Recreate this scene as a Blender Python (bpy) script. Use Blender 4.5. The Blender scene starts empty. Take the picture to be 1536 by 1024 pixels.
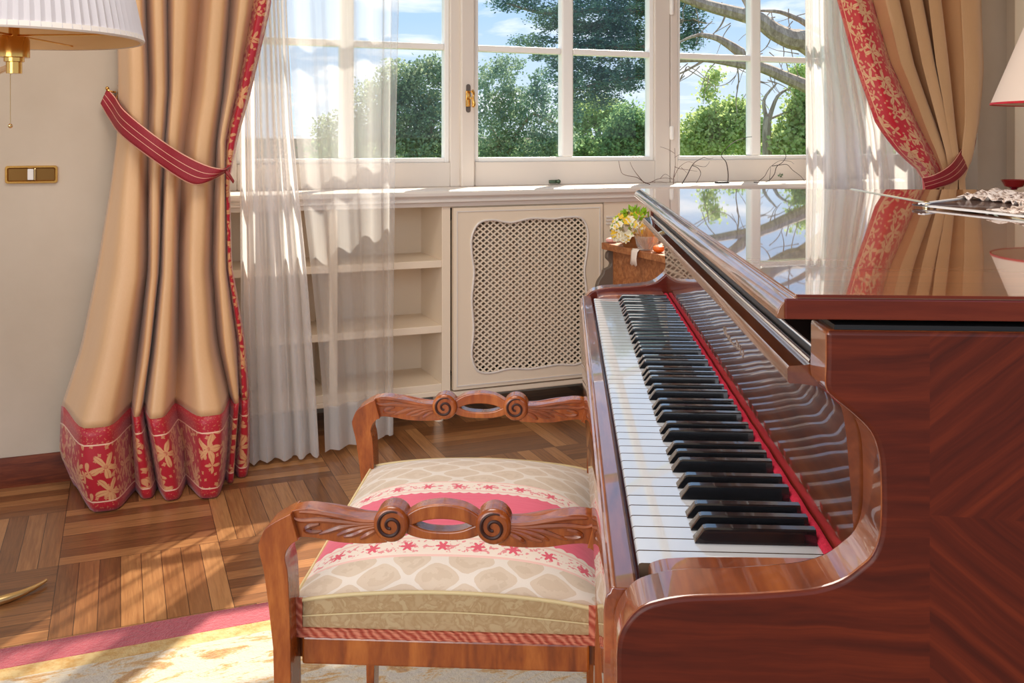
import bpy, bmesh, math, random
from mathutils import Vector, Matrix
R = random.Random(7)
scene = bpy.context.scene
COL = scene.collection
PI = math.pi

# ------------------------------------------------------------------ camera geometry
F, HY, CX, CZ = 1450.0, 208.0, 768.0, 1.059
YAW = math.atan(82 / 1450.0)
ca, sa = math.cos(YAW), math.sin(YAW)
WA = math.radians(25.28)                  # direction of the window wall
wc, ws = math.cos(WA), math.sin(WA)

def W(s, n, z=0.0):
    """wall coordinates (along, outward) -> world"""
    return Vector((s * wc - n * ws, s * ws + n * wc, z))
def s_at(px, n):
    t = (px - CX) / F
    dx, dy = t * ca - sa, t * sa + ca
    return n * (dx * wc + dy * ws) / (-dx * ws + dy * wc)
def wall_pt(px, py, n):
    t = (px - CX) / F
    dx, dy = t * ca - sa, t * sa + ca
    k = n / (-dx * ws + dy * wc)
    return (k * (dx * wc + dy * ws), n, CZ + k * (HY - py) / F)

# ------------------------------------------------------------------ node helpers
class NT:
    def __init__(s, name):
        s.mat = bpy.data.materials.new(name); s.mat.use_nodes = True
        s.t = s.mat.node_tree; s.t.nodes.clear()
        s.out = s.t.nodes.new('ShaderNodeOutputMaterial')
    def n(s, typ, **kw):
        nd = s.t.nodes.new(typ)
        for k, v in kw.items():
            if k == 'inp':
                for a, b in v.items(): s.set(nd.inputs[a], b)
            else: setattr(nd, k, v)
        return nd
    def set(s, sock, v):
        if isinstance(v, bpy.types.NodeSocket): s.t.links.new(v, sock)
        else:
            try: sock.default_value = v
            except Exception:
                sock.default_value = (v[0], v[1], v[2], 1.0) if len(v) == 3 else v
    def m(s, op, a, b=0.0, c=0.0, clamp=False):
        nd = s.t.nodes.new('ShaderNodeMath'); nd.operation = op; nd.use_clamp = clamp
        s.set(nd.inputs[0], a); s.set(nd.inputs[1], b); s.set(nd.inputs[2], c)
        return nd.outputs[0]
    def mix(s, f, a, b, blend='MIX'):
        nd = s.t.nodes.new('ShaderNodeMix'); nd.data_type = 'RGBA'; nd.blend_type = blend
        s.set(nd.inputs[0], f); s.set(nd.inputs[6], a if isinstance(a, bpy.types.NodeSocket) else c4(a))
        s.set(nd.inputs[7], b if isinstance(b, bpy.types.NodeSocket) else c4(b))
        return nd.outputs[2]
    def ramp(s, f, stops):
        nd = s.t.nodes.new('ShaderNodeValToRGB'); s.set(nd.inputs[0], f)
        el = nd.color_ramp.elements
        while len(el) < len(stops): el.new(0.5)
        for e, (p, c) in zip(el, stops): e.position = p; e.color = c4(c)
        return nd.outputs[0]
    def coord(s, which='Object'): return s.n('ShaderNodeTexCoord').outputs[which]
    def mapv(s, v, scale=(1, 1, 1), loc=(0, 0, 0), rot=(0, 0, 0)):
        nd = s.n('ShaderNodeMapping'); s.set(nd.inputs[0], v)
        nd.inputs['Scale'].default_value = scale; nd.inputs['Location'].default_value = loc
        nd.inputs['Rotation'].default_value = rot
        return nd.outputs[0]
    def noise(s, v, scale, detail=4, rough=.55, dist=0.0, out=0):
        nd = s.n('ShaderNodeTexNoise'); s.set(nd.inputs['Vector'], v)
        nd.inputs['Scale'].default_value = scale; nd.inputs['Detail'].default_value = detail
        nd.inputs['Roughness'].default_value = rough; nd.inputs['Distortion'].default_value = dist
        return nd.outputs[out]
    def xyz(s, v):
        nd = s.n('ShaderNodeSeparateXYZ'); s.set(nd.inputs[0], v); return nd.outputs
    def comb(s, x, y, z=0.0):
        nd = s.n('ShaderNodeCombineXYZ')
        for i, q in enumerate((x, y, z)): s.set(nd.inputs[i], q)
        return nd.outputs[0]
    def bsdf(s, col, rough=.5, **kw):
        b = s.n('ShaderNodeBsdfPrincipled')
        s.set(b.inputs['Base Color'], col if isinstance(col, bpy.types.NodeSocket) else c4(col))
        s.set(b.inputs['Roughness'], rough)
        for k, v in kw.items():
            s.set(b.inputs[k.replace('_', ' ')], v)
        s.t.links.new(b.outputs[0], s.out.inputs[0]); s.b = b
        return b
    def bump(s, h, strength=.2, dist=.002):
        nd = s.n('ShaderNodeBump'); nd.inputs['Strength'].default_value = strength
        nd.inputs['Distance'].default_value = dist; s.set(nd.inputs['Height'], h)
        s.t.links.new(nd.outputs[0], s.b.inputs['Normal'])

def c4(c): return (c[0], c[1], c[2], 1.0) if len(c) == 3 else tuple(c)
def srgb(r, g, b):
    f = lambda v: (v / 255 / 12.92) if v / 255 <= .04045 else ((v / 255 + .055) / 1.055) ** 2.4
    return (f(r), f(g), f(b))

def plain(name, col, rough=.5, **kw):
    t = NT(name); t.bsdf(col, rough, **kw); return t.mat

def wood(name, c_dark, c_mid, c_light, stretch=(1, 14, 14), scale=3.0, rough=.35, coat=0.0, coat_rough=.03, spec=.5, bump=.0, coat_ior=1.5):
    t = NT(name); v = t.mapv(t.coord(), scale=stretch)
    g = t.noise(v, scale, 6, .6, .6)
    fine = t.noise(v, scale * 5, 3, .6)
    k = t.m('ADD', t.m('MULTIPLY', g, .8), t.m('MULTIPLY', fine, .22))
    col = t.ramp(k, [(.32, c_dark), (.5, c_mid), (.68, c_light)])
    t.bsdf(col, rough, Coat_Weight=coat, Coat_Roughness=coat_rough, Specular_IOR_Level=spec, Coat_IOR=coat_ior)
    if bump: t.bump(k, bump, .001)
    return t.mat

def flower_field(t, uv, scale, radius, petals=5.0, amp=.38, seed=0.0, jitter=1.0):
    """smooth 0..1 mask of scattered petalled flowers (uv in metres)"""
    vo = t.n('ShaderNodeTexVoronoi'); vo.voronoi_dimensions = '2D'; vo.feature = 'F1'
    uv2 = t.mapv(uv, loc=(seed, seed * 1.7, 0))
    t.set(vo.inputs['Vector'], uv2); vo.inputs['Scale'].default_value = scale
    vo.inputs['Randomness'].default_value = jitter
    sc = t.n('ShaderNodeVectorMath', operation='SCALE'); t.set(sc.inputs[0], uv2); sc.inputs['Scale'].default_value = 1.0
    d = t.n('ShaderNodeVectorMath', operation='SUBTRACT'); t.set(d.inputs[0], uv2); t.set(d.inputs[1], vo.outputs['Position'])
    x, y, _ = t.xyz(d.outputs[0])
    rr = t.m('SQRT', t.m('ADD', t.m('MULTIPLY', x, x), t.m('MULTIPLY', y, y)))
    rnd = t.xyz(vo.outputs['Color'])[0]
    th = t.m('ADD', t.m('ARCTAN2', y, x), t.m('MULTIPLY', rnd, 6.28))
    pet = t.m('ADD', 1 - amp, t.m('MULTIPLY', t.m('COSINE', t.m('MULTIPLY', th, petals)), amp))
    lim = t.m('MULTIPLY', pet, radius)
    edge = t.m('SUBTRACT', lim, rr)
    mask = t.m('MULTIPLY', t.m('ADD', edge, radius * .04), 1.0 / (radius * .10), clamp=True)
    core = t.m('LESS_THAN', rr, radius * .13)
    rib = t.m('LESS_THAN', t.m('ABSOLUTE', t.m('SINE', t.m('MULTIPLY', th, petals))), .16)
    return mask, core, rib

def band(t, v, a, b):
    return t.m('MULTIPLY', t.m('GREATER_THAN', v, a), t.m('LESS_THAN', v, b))

# ------------------------------------------------------------------ mesh helpers
class MB:
    def __init__(s): s.v, s.f, s.uv, s.mi = [], [], {}, {}
    def add(s, vs, fs, mi=0, uv=None):
        o = len(s.v); s.v += [tuple(p) for p in vs]
        for k, f in enumerate(fs):
            if mi: s.mi[len(s.f)] = mi
            if uv: s.uv[len(s.f)] = [uv[i] for i in f]
            s.f.append([i + o for i in f])
        return o
    def box(s, x0, x1, y0, y1, z0, z1, mi=0):
        vs = [(x, y, z) for z in (z0, z1) for y in (y0, y1) for x in (x0, x1)]
        s.add(vs, [(0, 2, 3, 1), (4, 5, 7, 6), (0, 1, 5, 4), (2, 6, 7, 3), (0, 4, 6, 2), (1, 3, 7, 5)], mi)
    def prism(s, pts, a, b, axis='y', mi=0, side_mi=None):
        """pts 2-D polygon; extruded along axis from a to b"""
        def P(p, q):
            return {'y': (p[0], q, p[1]), 'x': (q, p[0], p[1]), 'z': (p[0], p[1], q)}[axis]
        n = len(pts); area = sum(pts[i][0] * pts[(i + 1) % n][1] - pts[(i + 1) % n][0] * pts[i][1] for i in range(n))
        if (area < 0) != (axis == 'y'): pts = pts[::-1]
        vs = [P(p, a) for p in pts] + [P(p, b) for p in pts]
        lo, hi = (list(range(n))[::-1], list(range(n, 2 * n)))
        o = s.add(vs, [lo, hi], mi)
        sm = mi if side_mi is None else side_mi
        for i in range(n):
            j = (i + 1) % n
            if sm: s.mi[len(s.f)] = sm
            s.f.append([o + i, o + j, o + n + j, o + n + i])
    def tube(s, pts, r, seg=8, cap=True, mi=0, squash=None):
        pts = [Vector(p) for p in pts]; n = len(pts)
        rs = r if isinstance(r, (list, tuple)) else [r] * n
        up = None; rings = []
        for i in range(n):
            d = (pts[min(i + 1, n - 1)] - pts[max(i - 1, 0)]).normalized()
            if up is None:
                up = Vector((0, 0, 1)) if abs(d.z) < .9 else Vector((1, 0, 0))
            a = d.cross(up)
            if a.length < 1e-5: a = d.orthogonal()
            a.normalize(); b = a.cross(d).normalized(); up = b
            qa, qb = squash or (1, 1)
            rings.append([pts[i] + a * math.cos(2 * PI * k / seg) * rs[i] * qa + b * math.sin(2 * PI * k / seg) * rs[i] * qb for k in range(seg)])
        vs = [p for ring in rings for p in ring]; fs = []
        for i in range(n - 1):
            for k in range(seg):
                k2 = (k + 1) % seg
                fs.append((i * seg + k, i * seg + k2, (i + 1) * seg + k2, (i + 1) * seg + k))
        if cap: fs += [tuple(range(seg))[::-1], tuple((n - 1) * seg + k for k in range(seg))]
        s.add(vs, fs, mi)
    def lathe(s, prof, c=(0, 0, 0), seg=32, mi=0, ang=(0, 2 * PI), wob=None, closed=False):
        full = abs(ang[1] - ang[0] - 2 * PI) < 1e-6
        m = seg if full else seg + 1
        vs = []
        for (r, z) in prof:
            for k in range(m):
                a = ang[0] + (ang[1] - ang[0]) * k / seg
                rr = r * (wob(k) if wob else 1)
                vs.append((c[0] + rr * math.cos(a), c[1] + rr * math.sin(a), c[2] + z))
        fs = []
        for i in range(len(prof) - 1):
            for k in range(seg):
                k2 = (k + 1) % m
                fs.append((i * m + k, i * m + k2, (i + 1) * m + k2, (i + 1) * m + k))
        s.add(vs, fs, mi)
    def ball(s, c, r, seg=12, rings=8, mi=0, sc=(1, 1, 1)):
        prof = [(r * math.sin(PI * i / rings), -r * math.cos(PI * i / rings)) for i in range(rings + 1)]
        m = MB(); m.lathe(prof, seg=seg)
        s.add([(c[0] + p[0] * sc[0], c[1] + p[1] * sc[1], c[2] + p[2] * sc[2]) for p in m.v], m.f, mi)
    def grid(s, rows, uv=None, mi=0, closed=False):
        n, m = len(rows), len(rows[0])
        vs = [p for r in rows for p in r]; fs = []
        for i in range(n - 1):
            for k in range(m - 1 + (1 if closed else 0)):
                k2 = (k + 1) % m
                fs.append((i * m + k, i * m + k2, (i + 1) * m + k2, (i + 1) * m + k))
        s.add(vs, fs, mi, [q for r in uv for q in r] if uv else None)
    def build(s, name, mats, parent=None, loc=(0, 0, 0), rz=0.0, smooth=40, bevel=0.0, bseg=2, solid=0.0, subd=0, weld=False):
        me = bpy.data.meshes.new(name); me.from_pydata(s.v, [], s.f)
        for m in (mats if isinstance(mats, (list, tuple)) else [mats]): me.materials.append(m)
        for i, k in s.mi.items(): me.polygons[i].material_index = k
        if s.uv:
            ul = me.uv_layers.new(name='UVMap')
            for p in me.polygons:
                q = s.uv.get(p.index)
                if q:
                    for li, c in zip(p.loop_indices, q): ul.data[li].uv = c
        if weld:
            bm = bmesh.new(); bm.from_mesh(me); bmesh.ops.remove_doubles(bm, verts=bm.verts, dist=1e-5)
            bmesh.ops.recalc_face_normals(bm, faces=bm.faces); bm.to_mesh(me); bm.free()
        if smooth is not None:
            me.shade_smooth(); me.set_sharp_from_angle(angle=math.radians(smooth))
        me.update()
        ob = bpy.data.objects.new(name, me); COL.objects.link(ob)
        ob.location = loc; ob.rotation_euler = (0, 0, rz)
        if parent is not None: ob.parent = parent
        if bevel:
            md = ob.modifiers.new('bevel', 'BEVEL'); md.width = bevel; md.segments = bseg
            md.limit_method = 'ANGLE'; md.angle_limit = math.radians(50); md.harden_normals = False
        if solid:
            md = ob.modifiers.new('solid', 'SOLIDIFY'); md.thickness = solid; md.offset = 0
        if subd:
            md = ob.modifiers.new('subd', 'SUBSURF'); md.levels = subd; md.render_levels = subd
        return ob

def thing(name, label, cat, loc=(0, 0, 0), rz=0.0, group=None):
    o = bpy.data.objects.new(name, None); COL.objects.link(o); o.empty_display_size = .1
    o.location = loc; o.rotation_euler = (0, 0, rz)
    return tag(o, label, cat, group)
def tag(o, label, cat, group=None):
    o['label'] = label; o['category'] = cat
    if group: o['group'] = group
    return o
def struct(o): o['kind'] = 'structure'; return o
def wall_thing(name, label, cat, s, n, z=0.0, group=None):
    return thing(name, label, cat, W(s, n, z), WA, group)
def wall_struct(name, mb, mat, parent=None, **kw):
    if parent is None: return struct(mb.build(name, mat, None, rz=WA, **kw))
    return mb.build(name, mat, parent, **kw)

def crom(pts, k=6, closed=False):
    """Catmull-Rom through points"""
    n = len(pts); out = []
    rng = range(n) if closed else range(n - 1)
    for i in rng:
        p = [pts[(i + d) % n] if closed else pts[min(max(i + d, 0), n - 1)] for d in (-1, 0, 1, 2)]
        for j in range(k):
            t = j / k
            out.append(tuple(.5 * (2 * p[1][a] + (p[2][a] - p[0][a]) * t + (2 * p[0][a] - 5 * p[1][a] + 4 * p[2][a] - p[3][a]) * t * t
                       + (3 * p[1][a] - p[0][a] - 3 * p[2][a] + p[3][a]) * t ** 3) for a in range(len(pts[0]))))
    if not closed: out.append(tuple(pts[-1]))
    return out
def lerp_table(tab, x):
    """tab: sorted [(x, value)]"""
    if x <= tab[0][0]: return tab[0][1]
    for (a, va), (b, vb) in zip(tab, tab[1:]):
        if x <= b:
            t = (x - a) / (b - a)
            return va + (vb - va) * t
    return tab[-1][1]
EXPOSURE, SKY, SUN, SUN_AZ, SUN_EL, FILL, CEIL = 0.45, 1.3, 7.5, 13.0, 45.0, 54.0, 24.0
# ------------------------------------------------------------------ materials
M = {}
M['white_paint'] = plain('white_paint', srgb(228, 218, 208), .38)
M['cream_paint'] = plain('cream_paint', srgb(236, 217, 192), .45)
M['bead_white'] = plain('bead_white', srgb(248, 246, 242), .3)
M['brass'] = plain('brass', srgb(222, 170, 92), .18, Metallic=1.0)
M['nickel'] = plain('polished_nickel', srgb(236, 232, 228), .12, Metallic=1.0)
M['brass_pale'] = plain('brass_pale', srgb(236, 205, 150), .14, Metallic=1.0)
M['dark_iron'] = plain('dark_iron', srgb(96, 88, 84), .45)
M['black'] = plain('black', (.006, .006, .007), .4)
M['ceiling'] = plain('ceiling_paint', srgb(240, 236, 230), .8)

t = NT('wall_plaster'); v = t.coord()
k = t.noise(v, 2.2, 5, .6)
t.bsdf(t.ramp(k, [(.3, srgb(186, 168, 147)), (.7, srgb(199, 182, 162))]), .85); t.bump(t.noise(v, 60, 3), .12, .002)
M['plaster'] = t.mat

M['baseboard'] = wood('baseboard_wood', srgb(66, 24, 8), srgb(96, 40, 16), srgb(120, 56, 26), (2, 20, 20), 3, .5, spec=.25)
M['stool_wood'] = wood('stool_walnut', srgb(118, 50, 14), srgb(156, 76, 24), srgb(186, 104, 42), (9, 9, 2), 5, .26, .4, .10, bump=.03, coat_ior=1.6)
M['carve_wood'] = wood('carved_walnut', srgb(104, 44, 16), srgb(142, 66, 26), srgb(168, 88, 40), (3, 9, 9), 5, .28, .5, .12, coat_ior=1.7)
M['old_wood'] = wood('old_walnut', srgb(126, 72, 38), srgb(166, 102, 58), srgb(196, 134, 84), (3, 14, 14), 4, .45)

def piano_wood(name, cd, cm, cl, stretch, scale, spec=.5, coat=1.0, ior=1.85):
    return wood(name, cd, cm, cl, stretch, scale, .3, coat, .018, spec, coat_ior=ior)
M['case_wood'] = piano_wood('polished_mahogany', srgb(96, 40, 18), srgb(142, 70, 32), srgb(176, 98, 48), (10, 1.2, 10), 3)
M['case_red'] = piano_wood('polished_red_mahogany', srgb(70, 18, 10), srgb(96, 30, 16), srgb(118, 44, 24), (1.2, 10, 14), 3, .25, .7, 1.38)
M['lid_wood'] = piano_wood('polished_lid_walnut', srgb(92, 46, 20), srgb(122, 66, 31), srgb(146, 84, 44), (1.6, 12, 12), 2.4)
M['fall_wood'] = piano_wood('polished_fallboard', srgb(86, 38, 14), srgb(116, 56, 24), srgb(142, 76, 38), (10, 1.0, 10), 3, coat=1.0)

# chevron veneer on the piano's side (Object coordinates = room metres)
t = NT('chevron_veneer'); v = t.coord(); x, y, z = t.xyz(v)
xr = t.m('SUBTRACT', x, .242); zr = t.m('SUBTRACT', z, .808)
wob = t.m('MULTIPLY', t.m('SUBTRACT', t.noise(v, 9, 2), .5), .02)
up = t.m('SUBTRACT', zr, t.m('MULTIPLY', xr, .82)); dn = t.m('ADD', zr, t.m('MULTIPLY', xr, .82))
right = t.m('GREATER_THAN', xr, 0.0); top = t.m('GREATER_THAN', zr, t.m('MULTIPLY', xr, -.05))
diag = t.m('ADD', t.m('MULTIPLY', top, up), t.m('MULTIPLY', t.m('SUBTRACT', 1.0, top), dn))
across = t.m('ADD', t.m('MULTIPLY', right, diag), t.m('MULTIPLY', t.m('SUBTRACT', 1.0, right), zr))
along = t.m('ADD', t.m('MULTIPLY', x, 1.0), t.m('MULTIPLY', right, t.m('MULTIPLY', z, .3)))
gv = t.comb(t.m('MULTIPLY', along, 2.2), t.m('MULTIPLY', t.m('ADD', across, wob), 46.0), t.m('MULTIPLY', right, 7.3))
g = t.noise(gv, 1.6, 5, .62, .4); fl = t.noise(t.comb(t.m('MULTIPLY', along, 30.0), t.m('MULTIPLY', across, 240.0)), 1.0, 3, .6)
k = t.m('ADD', t.m('MULTIPLY', g, .85), t.m('MULTIPLY', fl, .17))
t.bsdf(t.ramp(k, [(.28, srgb(56, 15, 5)), (.5, srgb(86, 27, 9)), (.74, srgb(116, 42, 16))]), .5, Coat_Weight=.12, Coat_Roughness=.12, Specular_IOR_Level=.25)
M['chevron'] = t.mat

M['key_side'] = plain('key_wood', srgb(92, 70, 50), .7)
M['white_key'] = plain('white_key', srgb(206, 206, 207), .12, Coat_Weight=.8, Coat_Roughness=.02, Coat_IOR=1.65)
M['black_key'] = plain('black_key', (.005, .005, .006), .2, Coat_Weight=1.0, Coat_Roughness=.04, Coat_IOR=1.6)
t = NT('red_felt'); v = t.coord(); t.bsdf(t.mix(t.noise(v, 300, 2), srgb(190, 12, 48), srgb(226, 40, 74)), .9); t.bump(t.noise(v, 420, 2), .6, .002)
M['felt'] = t.mat

# parquet: squares of eight strips, turned alternately (Object coordinates = wall coordinates)
t = NT('parquet'); v = t.coord(); x, y, _ = t.xyz(v)
P = .382
a = t.m('DIVIDE', t.m('ADD', x, .143 + P * 20), P); b = t.m('DIVIDE', t.m('SUBTRACT', y, 2.645 - P * 20), P)
fa, fb = t.m('FLOOR', a), t.m('FLOOR', b)
ck = t.m('MODULO', t.m('ADD', fa, fb), 2.0)
ra, rb = t.m('FRACT', a), t.m('FRACT', b)
nk = t.m('SUBTRACT', 1.0, ck)
across = t.m('ADD', t.m('MULTIPLY', ck, ra), t.m('MULTIPLY', nk, rb))      # 0..1 across strips
along = t.m('ADD', t.m('MULTIPLY', ck, rb), t.m('MULTIPLY', nk, ra))
st = t.m('MULTIPLY', across, 8.0); si = t.m('FLOOR', st)
wn = t.n('ShaderNodeTexWhiteNoise'); t.set(wn.inputs['Vector'], t.comb(fa, fb, si)); rnd = wn.outputs['Value']
gv = t.comb(t.m('MULTIPLY', along, 1.6), t.m('MULTIPLY', across, 26.0), t.m('MULTIPLY', rnd, 40.0))
g = t.noise(gv, 2.2, 5, .6, .5)
k = t.m('ADD', t.m('MULTIPLY', g, .55), t.m('MULTIPLY', rnd, .42))
col = t.ramp(k, [(.25, srgb(104, 64, 36)), (.5, srgb(146, 96, 56)), (.72, srgb(182, 130, 82))])
ed = t.m('MINIMUM', t.m('FRACT', st), t.m('SUBTRACT', 1.0, t.m('FRACT', st)))
ed2 = t.m('MULTIPLY', t.m('MINIMUM', along, t.m('SUBTRACT', 1.0, along)), 8.0)
gap = t.m('LESS_THAN', t.m('MINIMUM', ed, ed2), .016)
col = t.mix(gap, col, srgb(46, 22, 10))
t.bsdf(col, .3, Coat_Weight=.25, Coat_Roughness=.15); t.bump(t.m('SUBTRACT', t.m('MULTIPLY', g, .1), gap), .15, .001)
M['parquet'] = t.mat

# rug pile
t = NT('rug_border'); v = t.coord()
t.bsdf(t.mix(t.noise(v, 70, 4, .7), srgb(148, 42, 58), srgb(186, 80, 90)), .95, Sheen_Weight=.3); t.bump(t.noise(v, 130, 3, .7), .9, .006)
M['rug_red'] = t.mat
t = NT('rug_field'); v = t.coord()
k = t.noise(t.mapv(v, scale=(7, 20, 1), rot=(0, 0, .35)), 1.0, 5, .68, 1.4)
k2 = t.noise(v, 90, 3, .7)
col = t.ramp(t.m('ADD', t.m('MULTIPLY', k, .85), t.m('MULTIPLY', k2, .15)), [(.40, srgb(176, 166, 154)), (.5, srgb(186, 174, 154)), (.55, srgb(176, 138, 82)), (.62, srgb(152, 108, 58)), (.7, srgb(182, 158, 116))])
t.bsdf(col, .95, Sheen_Weight=.3); t.bump(k2, .9, .006)
M['rug_field'] = t.mat
t = NT('rug_gold'); v = t.coord()
k = t.noise(v, 45, 4, .7)
t.bsdf(t.ramp(k, [(.35, srgb(176, 136, 78)), (.6, srgb(192, 166, 118))]), .95); t.bump(k, .9, .006)
M['rug_gold'] = t.mat

# drapery
t = NT('tan_satin'); v = t.coord()
k = t.noise(t.mapv(v, scale=(3, 3, 1)), 2.5, 4, .6); w = t.noise(t.mapv(v, scale=(400, 400, 60)), 1, 2)
t.bsdf(t.mix(t.m('ADD', t.m('MULTIPLY', k, .7), t.m('MULTIPLY', w, .3)), srgb(210, 160, 110), srgb(234, 190, 142)), .48, Sheen_Weight=.25, Sheen_Roughness=.4); t.bump(w, .12, .001)
M['tan'] = t.mat

def red_floral(name, lines_v=None, scale=10.0, rad=.042, gold=srgb(222, 168, 112), ulines=None):
    t = NT(name); uv = t.coord('UV')
    u, vv, _ = t.xyz(uv)
    duv = t.n('ShaderNodeVectorMath', operation='ADD'); t.set(duv.inputs[0], uv)
    nz = t.n('ShaderNodeVectorMath', operation='SCALE'); t.set(nz.inputs[0], t.noise(uv, 22, 2, out=1)); nz.inputs['Scale'].default_value = .012
    t.set(duv.inputs[1], nz.outputs[0]); q = duv.outputs[0]
    m1, c1, r1 = flower_field(t, q, scale, rad, 5, .40, 0.0, .75)
    m2, c2, r2 = flower_field(t, q, scale * 1.9, rad * .6, 4, .5, 3.3, 1.0)
    m3, c3, r3 = flower_field(t, q, scale * 3.6, rad * .14, 4, .2, 7.7, 1.0)
    mask = t.m('MAXIMUM', t.m('MAXIMUM', t.m('MULTIPLY', m1, t.m('SUBTRACT', 1.0, t.m('MULTIPLY', t.m('MAXIMUM', r1, c1), .55))), t.m('MULTIPLY', m2, .85)), t.m('MULTIPLY', m3, .7))
    wv = t.noise(t.mapv(uv, scale=(500, 500, 1)), 1, 2)
    red = t.mix(wv, srgb(192, 16, 42), srgb(222, 46, 66)) if ulines else t.mix(wv, srgb(164, 8, 28), srgb(194, 24, 44))
    mask = t.m('MULTIPLY', mask, t.m('ADD', .62, t.m('MULTIPLY', wv, .5)), clamp=True)
    if lines_v:
        inside = band(t, vv, lines_v[0], lines_v[1]); mask = t.m('MULTIPLY', mask, inside)
        speck = t.m('GREATER_THAN', t.noise(uv, 160, 1), .62)
        mask = t.m('MAXIMUM', mask, t.m('MULTIPLY', t.m('MULTIPLY', speck, t.m('SUBTRACT', 1.0, inside)), .35))
    col = t.mix(mask, red, gold)
    if lines_v:
        ln = t.m('MAXIMUM', band(t, vv, lines_v[0] - .004, lines_v[0]), band(t, vv, lines_v[1], lines_v[1] + .004))
        col = t.mix(ln, col, srgb(240, 190, 160))
    if ulines: col = t.mix(t.m('MULTIPLY', mask, t.m('LESS_THAN', u, ulines[0])), col, red); col = t.mix(band(t, u, *ulines), col, srgb(240, 190, 150))
    t.bsdf(col, .34 if ulines else .42, Sheen_Weight=.2); t.bump(mask, .25, .001)
    return t.mat
M['hem_floral'] = red_floral('red_hem_floral', (.035, .195))
M['edge_floral'] = red_floral('red_edge_floral', None, 11.0, .038)
M['edge_floral_wide'] = red_floral('red_edge_floral_wide', None, 10.0, .040, srgb(236, 196, 146), ulines=(.022, .026))
t = NT('tieback_band'); uv = t.coord('UV'); u, vv, _ = t.xyz(uv)
sp = t.m('GREATER_THAN', t.noise(uv, 240, 1), .56)
col = t.mix(t.m('MULTIPLY', sp, .5), srgb(142, 14, 32), srgb(182, 52, 62))
ln = t.m('MAXIMUM', t.m('MAXIMUM', band(t, vv, .0, .05), band(t, vv, .95, 1.01)), t.m('MAXIMUM', band(t, vv, .36, .385), band(t, vv, .62, .645)))
t.bsdf(t.mix(ln, col, srgb(236, 176, 150)), .6); t.bump(sp, .2, .001)
M['tieback'] = t.mat

def sheer(name, alpha, col, hem=False):
    t = NT(name); v = t.coord()
    w = t.noise(t.mapv(v, scale=(160, 160, 3)), 1, 2)
    tr = t.n('ShaderNodeBsdfTransparent'); df = t.n('ShaderNodeBsdfDiffuse'); tl = t.n('ShaderNodeBsdfTranslucent')
    t.set(df.inputs[0], c4(col)); t.set(tl.inputs[0], c4(col))
    mx = t.n('ShaderNodeMixShader'); mx.inputs[0].default_value = .62
    t.t.links.new(df.outputs[0], mx.inputs[1]); t.t.links.new(tl.outputs[0], mx.inputs[2])
    ge = t.n('ShaderNodeNewGeometry'); dt = t.n('ShaderNodeVectorMath', operation='DOT_PRODUCT')
    t.set(dt.inputs[0], ge.outputs['Normal']); t.set(dt.inputs[1], ge.outputs['Incoming'])
    cs = t.m('MAXIMUM', t.m('ABSOLUTE', dt.outputs['Value']), .12)
    op = t.m('SUBTRACT', 1.0, t.m('POWER', 1 - alpha, t.m('DIVIDE', t.m('ADD', .9, t.m('MULTIPLY', w, .2)), cs)))
    ms = t.n('ShaderNodeMixShader'); t.set(ms.inputs[0], op)
    t.t.links.new(tr.outputs[0], ms.inputs[1]); t.t.links.new(mx.outputs[0], ms.inputs[2])
    t.t.links.new(ms.outputs[0], t.out.inputs[0])
    return t.mat
M['sheer'] = sheer('sheer_voile', .33, (.95, .925, .895))
M['sheer_dense'] = sheer('sheer_voile_dense', .62, (.94, .91, .88))
M['sheer_hem'] = sheer('sheer_voile_hem', .72, (.9, .88, .86))

# pane glass: clear sheet with fresnel reflection
t = NT('pane_glass'); tr = t.n('ShaderNodeBsdfTransparent'); gl = t.n('ShaderNodeBsdfGlossy'); gl.inputs['Roughness'].default_value = .0
tr.inputs[0].default_value = (.97, .985, .98, 1)
fr = t.n('ShaderNodeFresnel'); fr.inputs[0].default_value = 1.45
ms = t.n('ShaderNodeMixShader'); t.t.links.new(fr.outputs[0], ms.inputs[0]); t.t.links.new(tr.outputs[0], ms.inputs[1]); t.t.links.new(gl.outputs[0], ms.inputs[2])
t.t.links.new(ms.outputs[0], t.out.inputs[0]); M['glass'] = t.mat

# stool seat cover: bands run across the stool (Object y)
t = NT('seat_damask'); v = t.coord(); x, y, z = t.xyz(v)
vxy = t.comb(t.m('MULTIPLY', x, 1.0), t.m('MULTIPLY', y, 1.35), 0.0)
wv = t.n('ShaderNodeVectorMath', operation='ADD'); t.set(wv.inputs[0], vxy)
nz = t.n('ShaderNodeVectorMath', operation='SCALE'); t.set(nz.inputs[0], t.noise(v, 14, 2, out=1)); nz.inputs['Scale'].default_value = .03; t.set(wv.inputs[1], nz.outputs[0])
vo = t.n('ShaderNodeTexVoronoi'); vo.voronoi_dimensions = '2D'; vo.feature = 'DISTANCE_TO_EDGE'; t.set(vo.inputs['Vector'], wv.outputs[0]); vo.inputs['Scale'].default_value = 24; vo.inputs['Randomness'].default_value = .6
ox, oy, _o = t.xyz(wv.outputs[0])
og_ = t.m('ABSOLUTE', t.m('ADD', t.m('COSINE', t.m('MULTIPLY', ox, 6.2832 / .070)), t.m('COSINE', t.m('MULTIPLY', oy, 6.2832 / .078))))
net = t.m('LESS_THAN', og_, t.m('ADD', .02, t.m('MULTIPLY', t.noise(v, 45, 3), .55)))
lobe = t.m('MULTIPLY', t.m('GREATER_THAN', og_, .95), t.m('GREATER_THAN', t.noise(v, 70, 2), .5))
base = t.mix(t.noise(v, 26, 3), srgb(204, 182, 158), srgb(216, 198, 176))
base = t.mix(t.m('MULTIPLY', lobe, .35), base, srgb(190, 166, 138))
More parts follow.
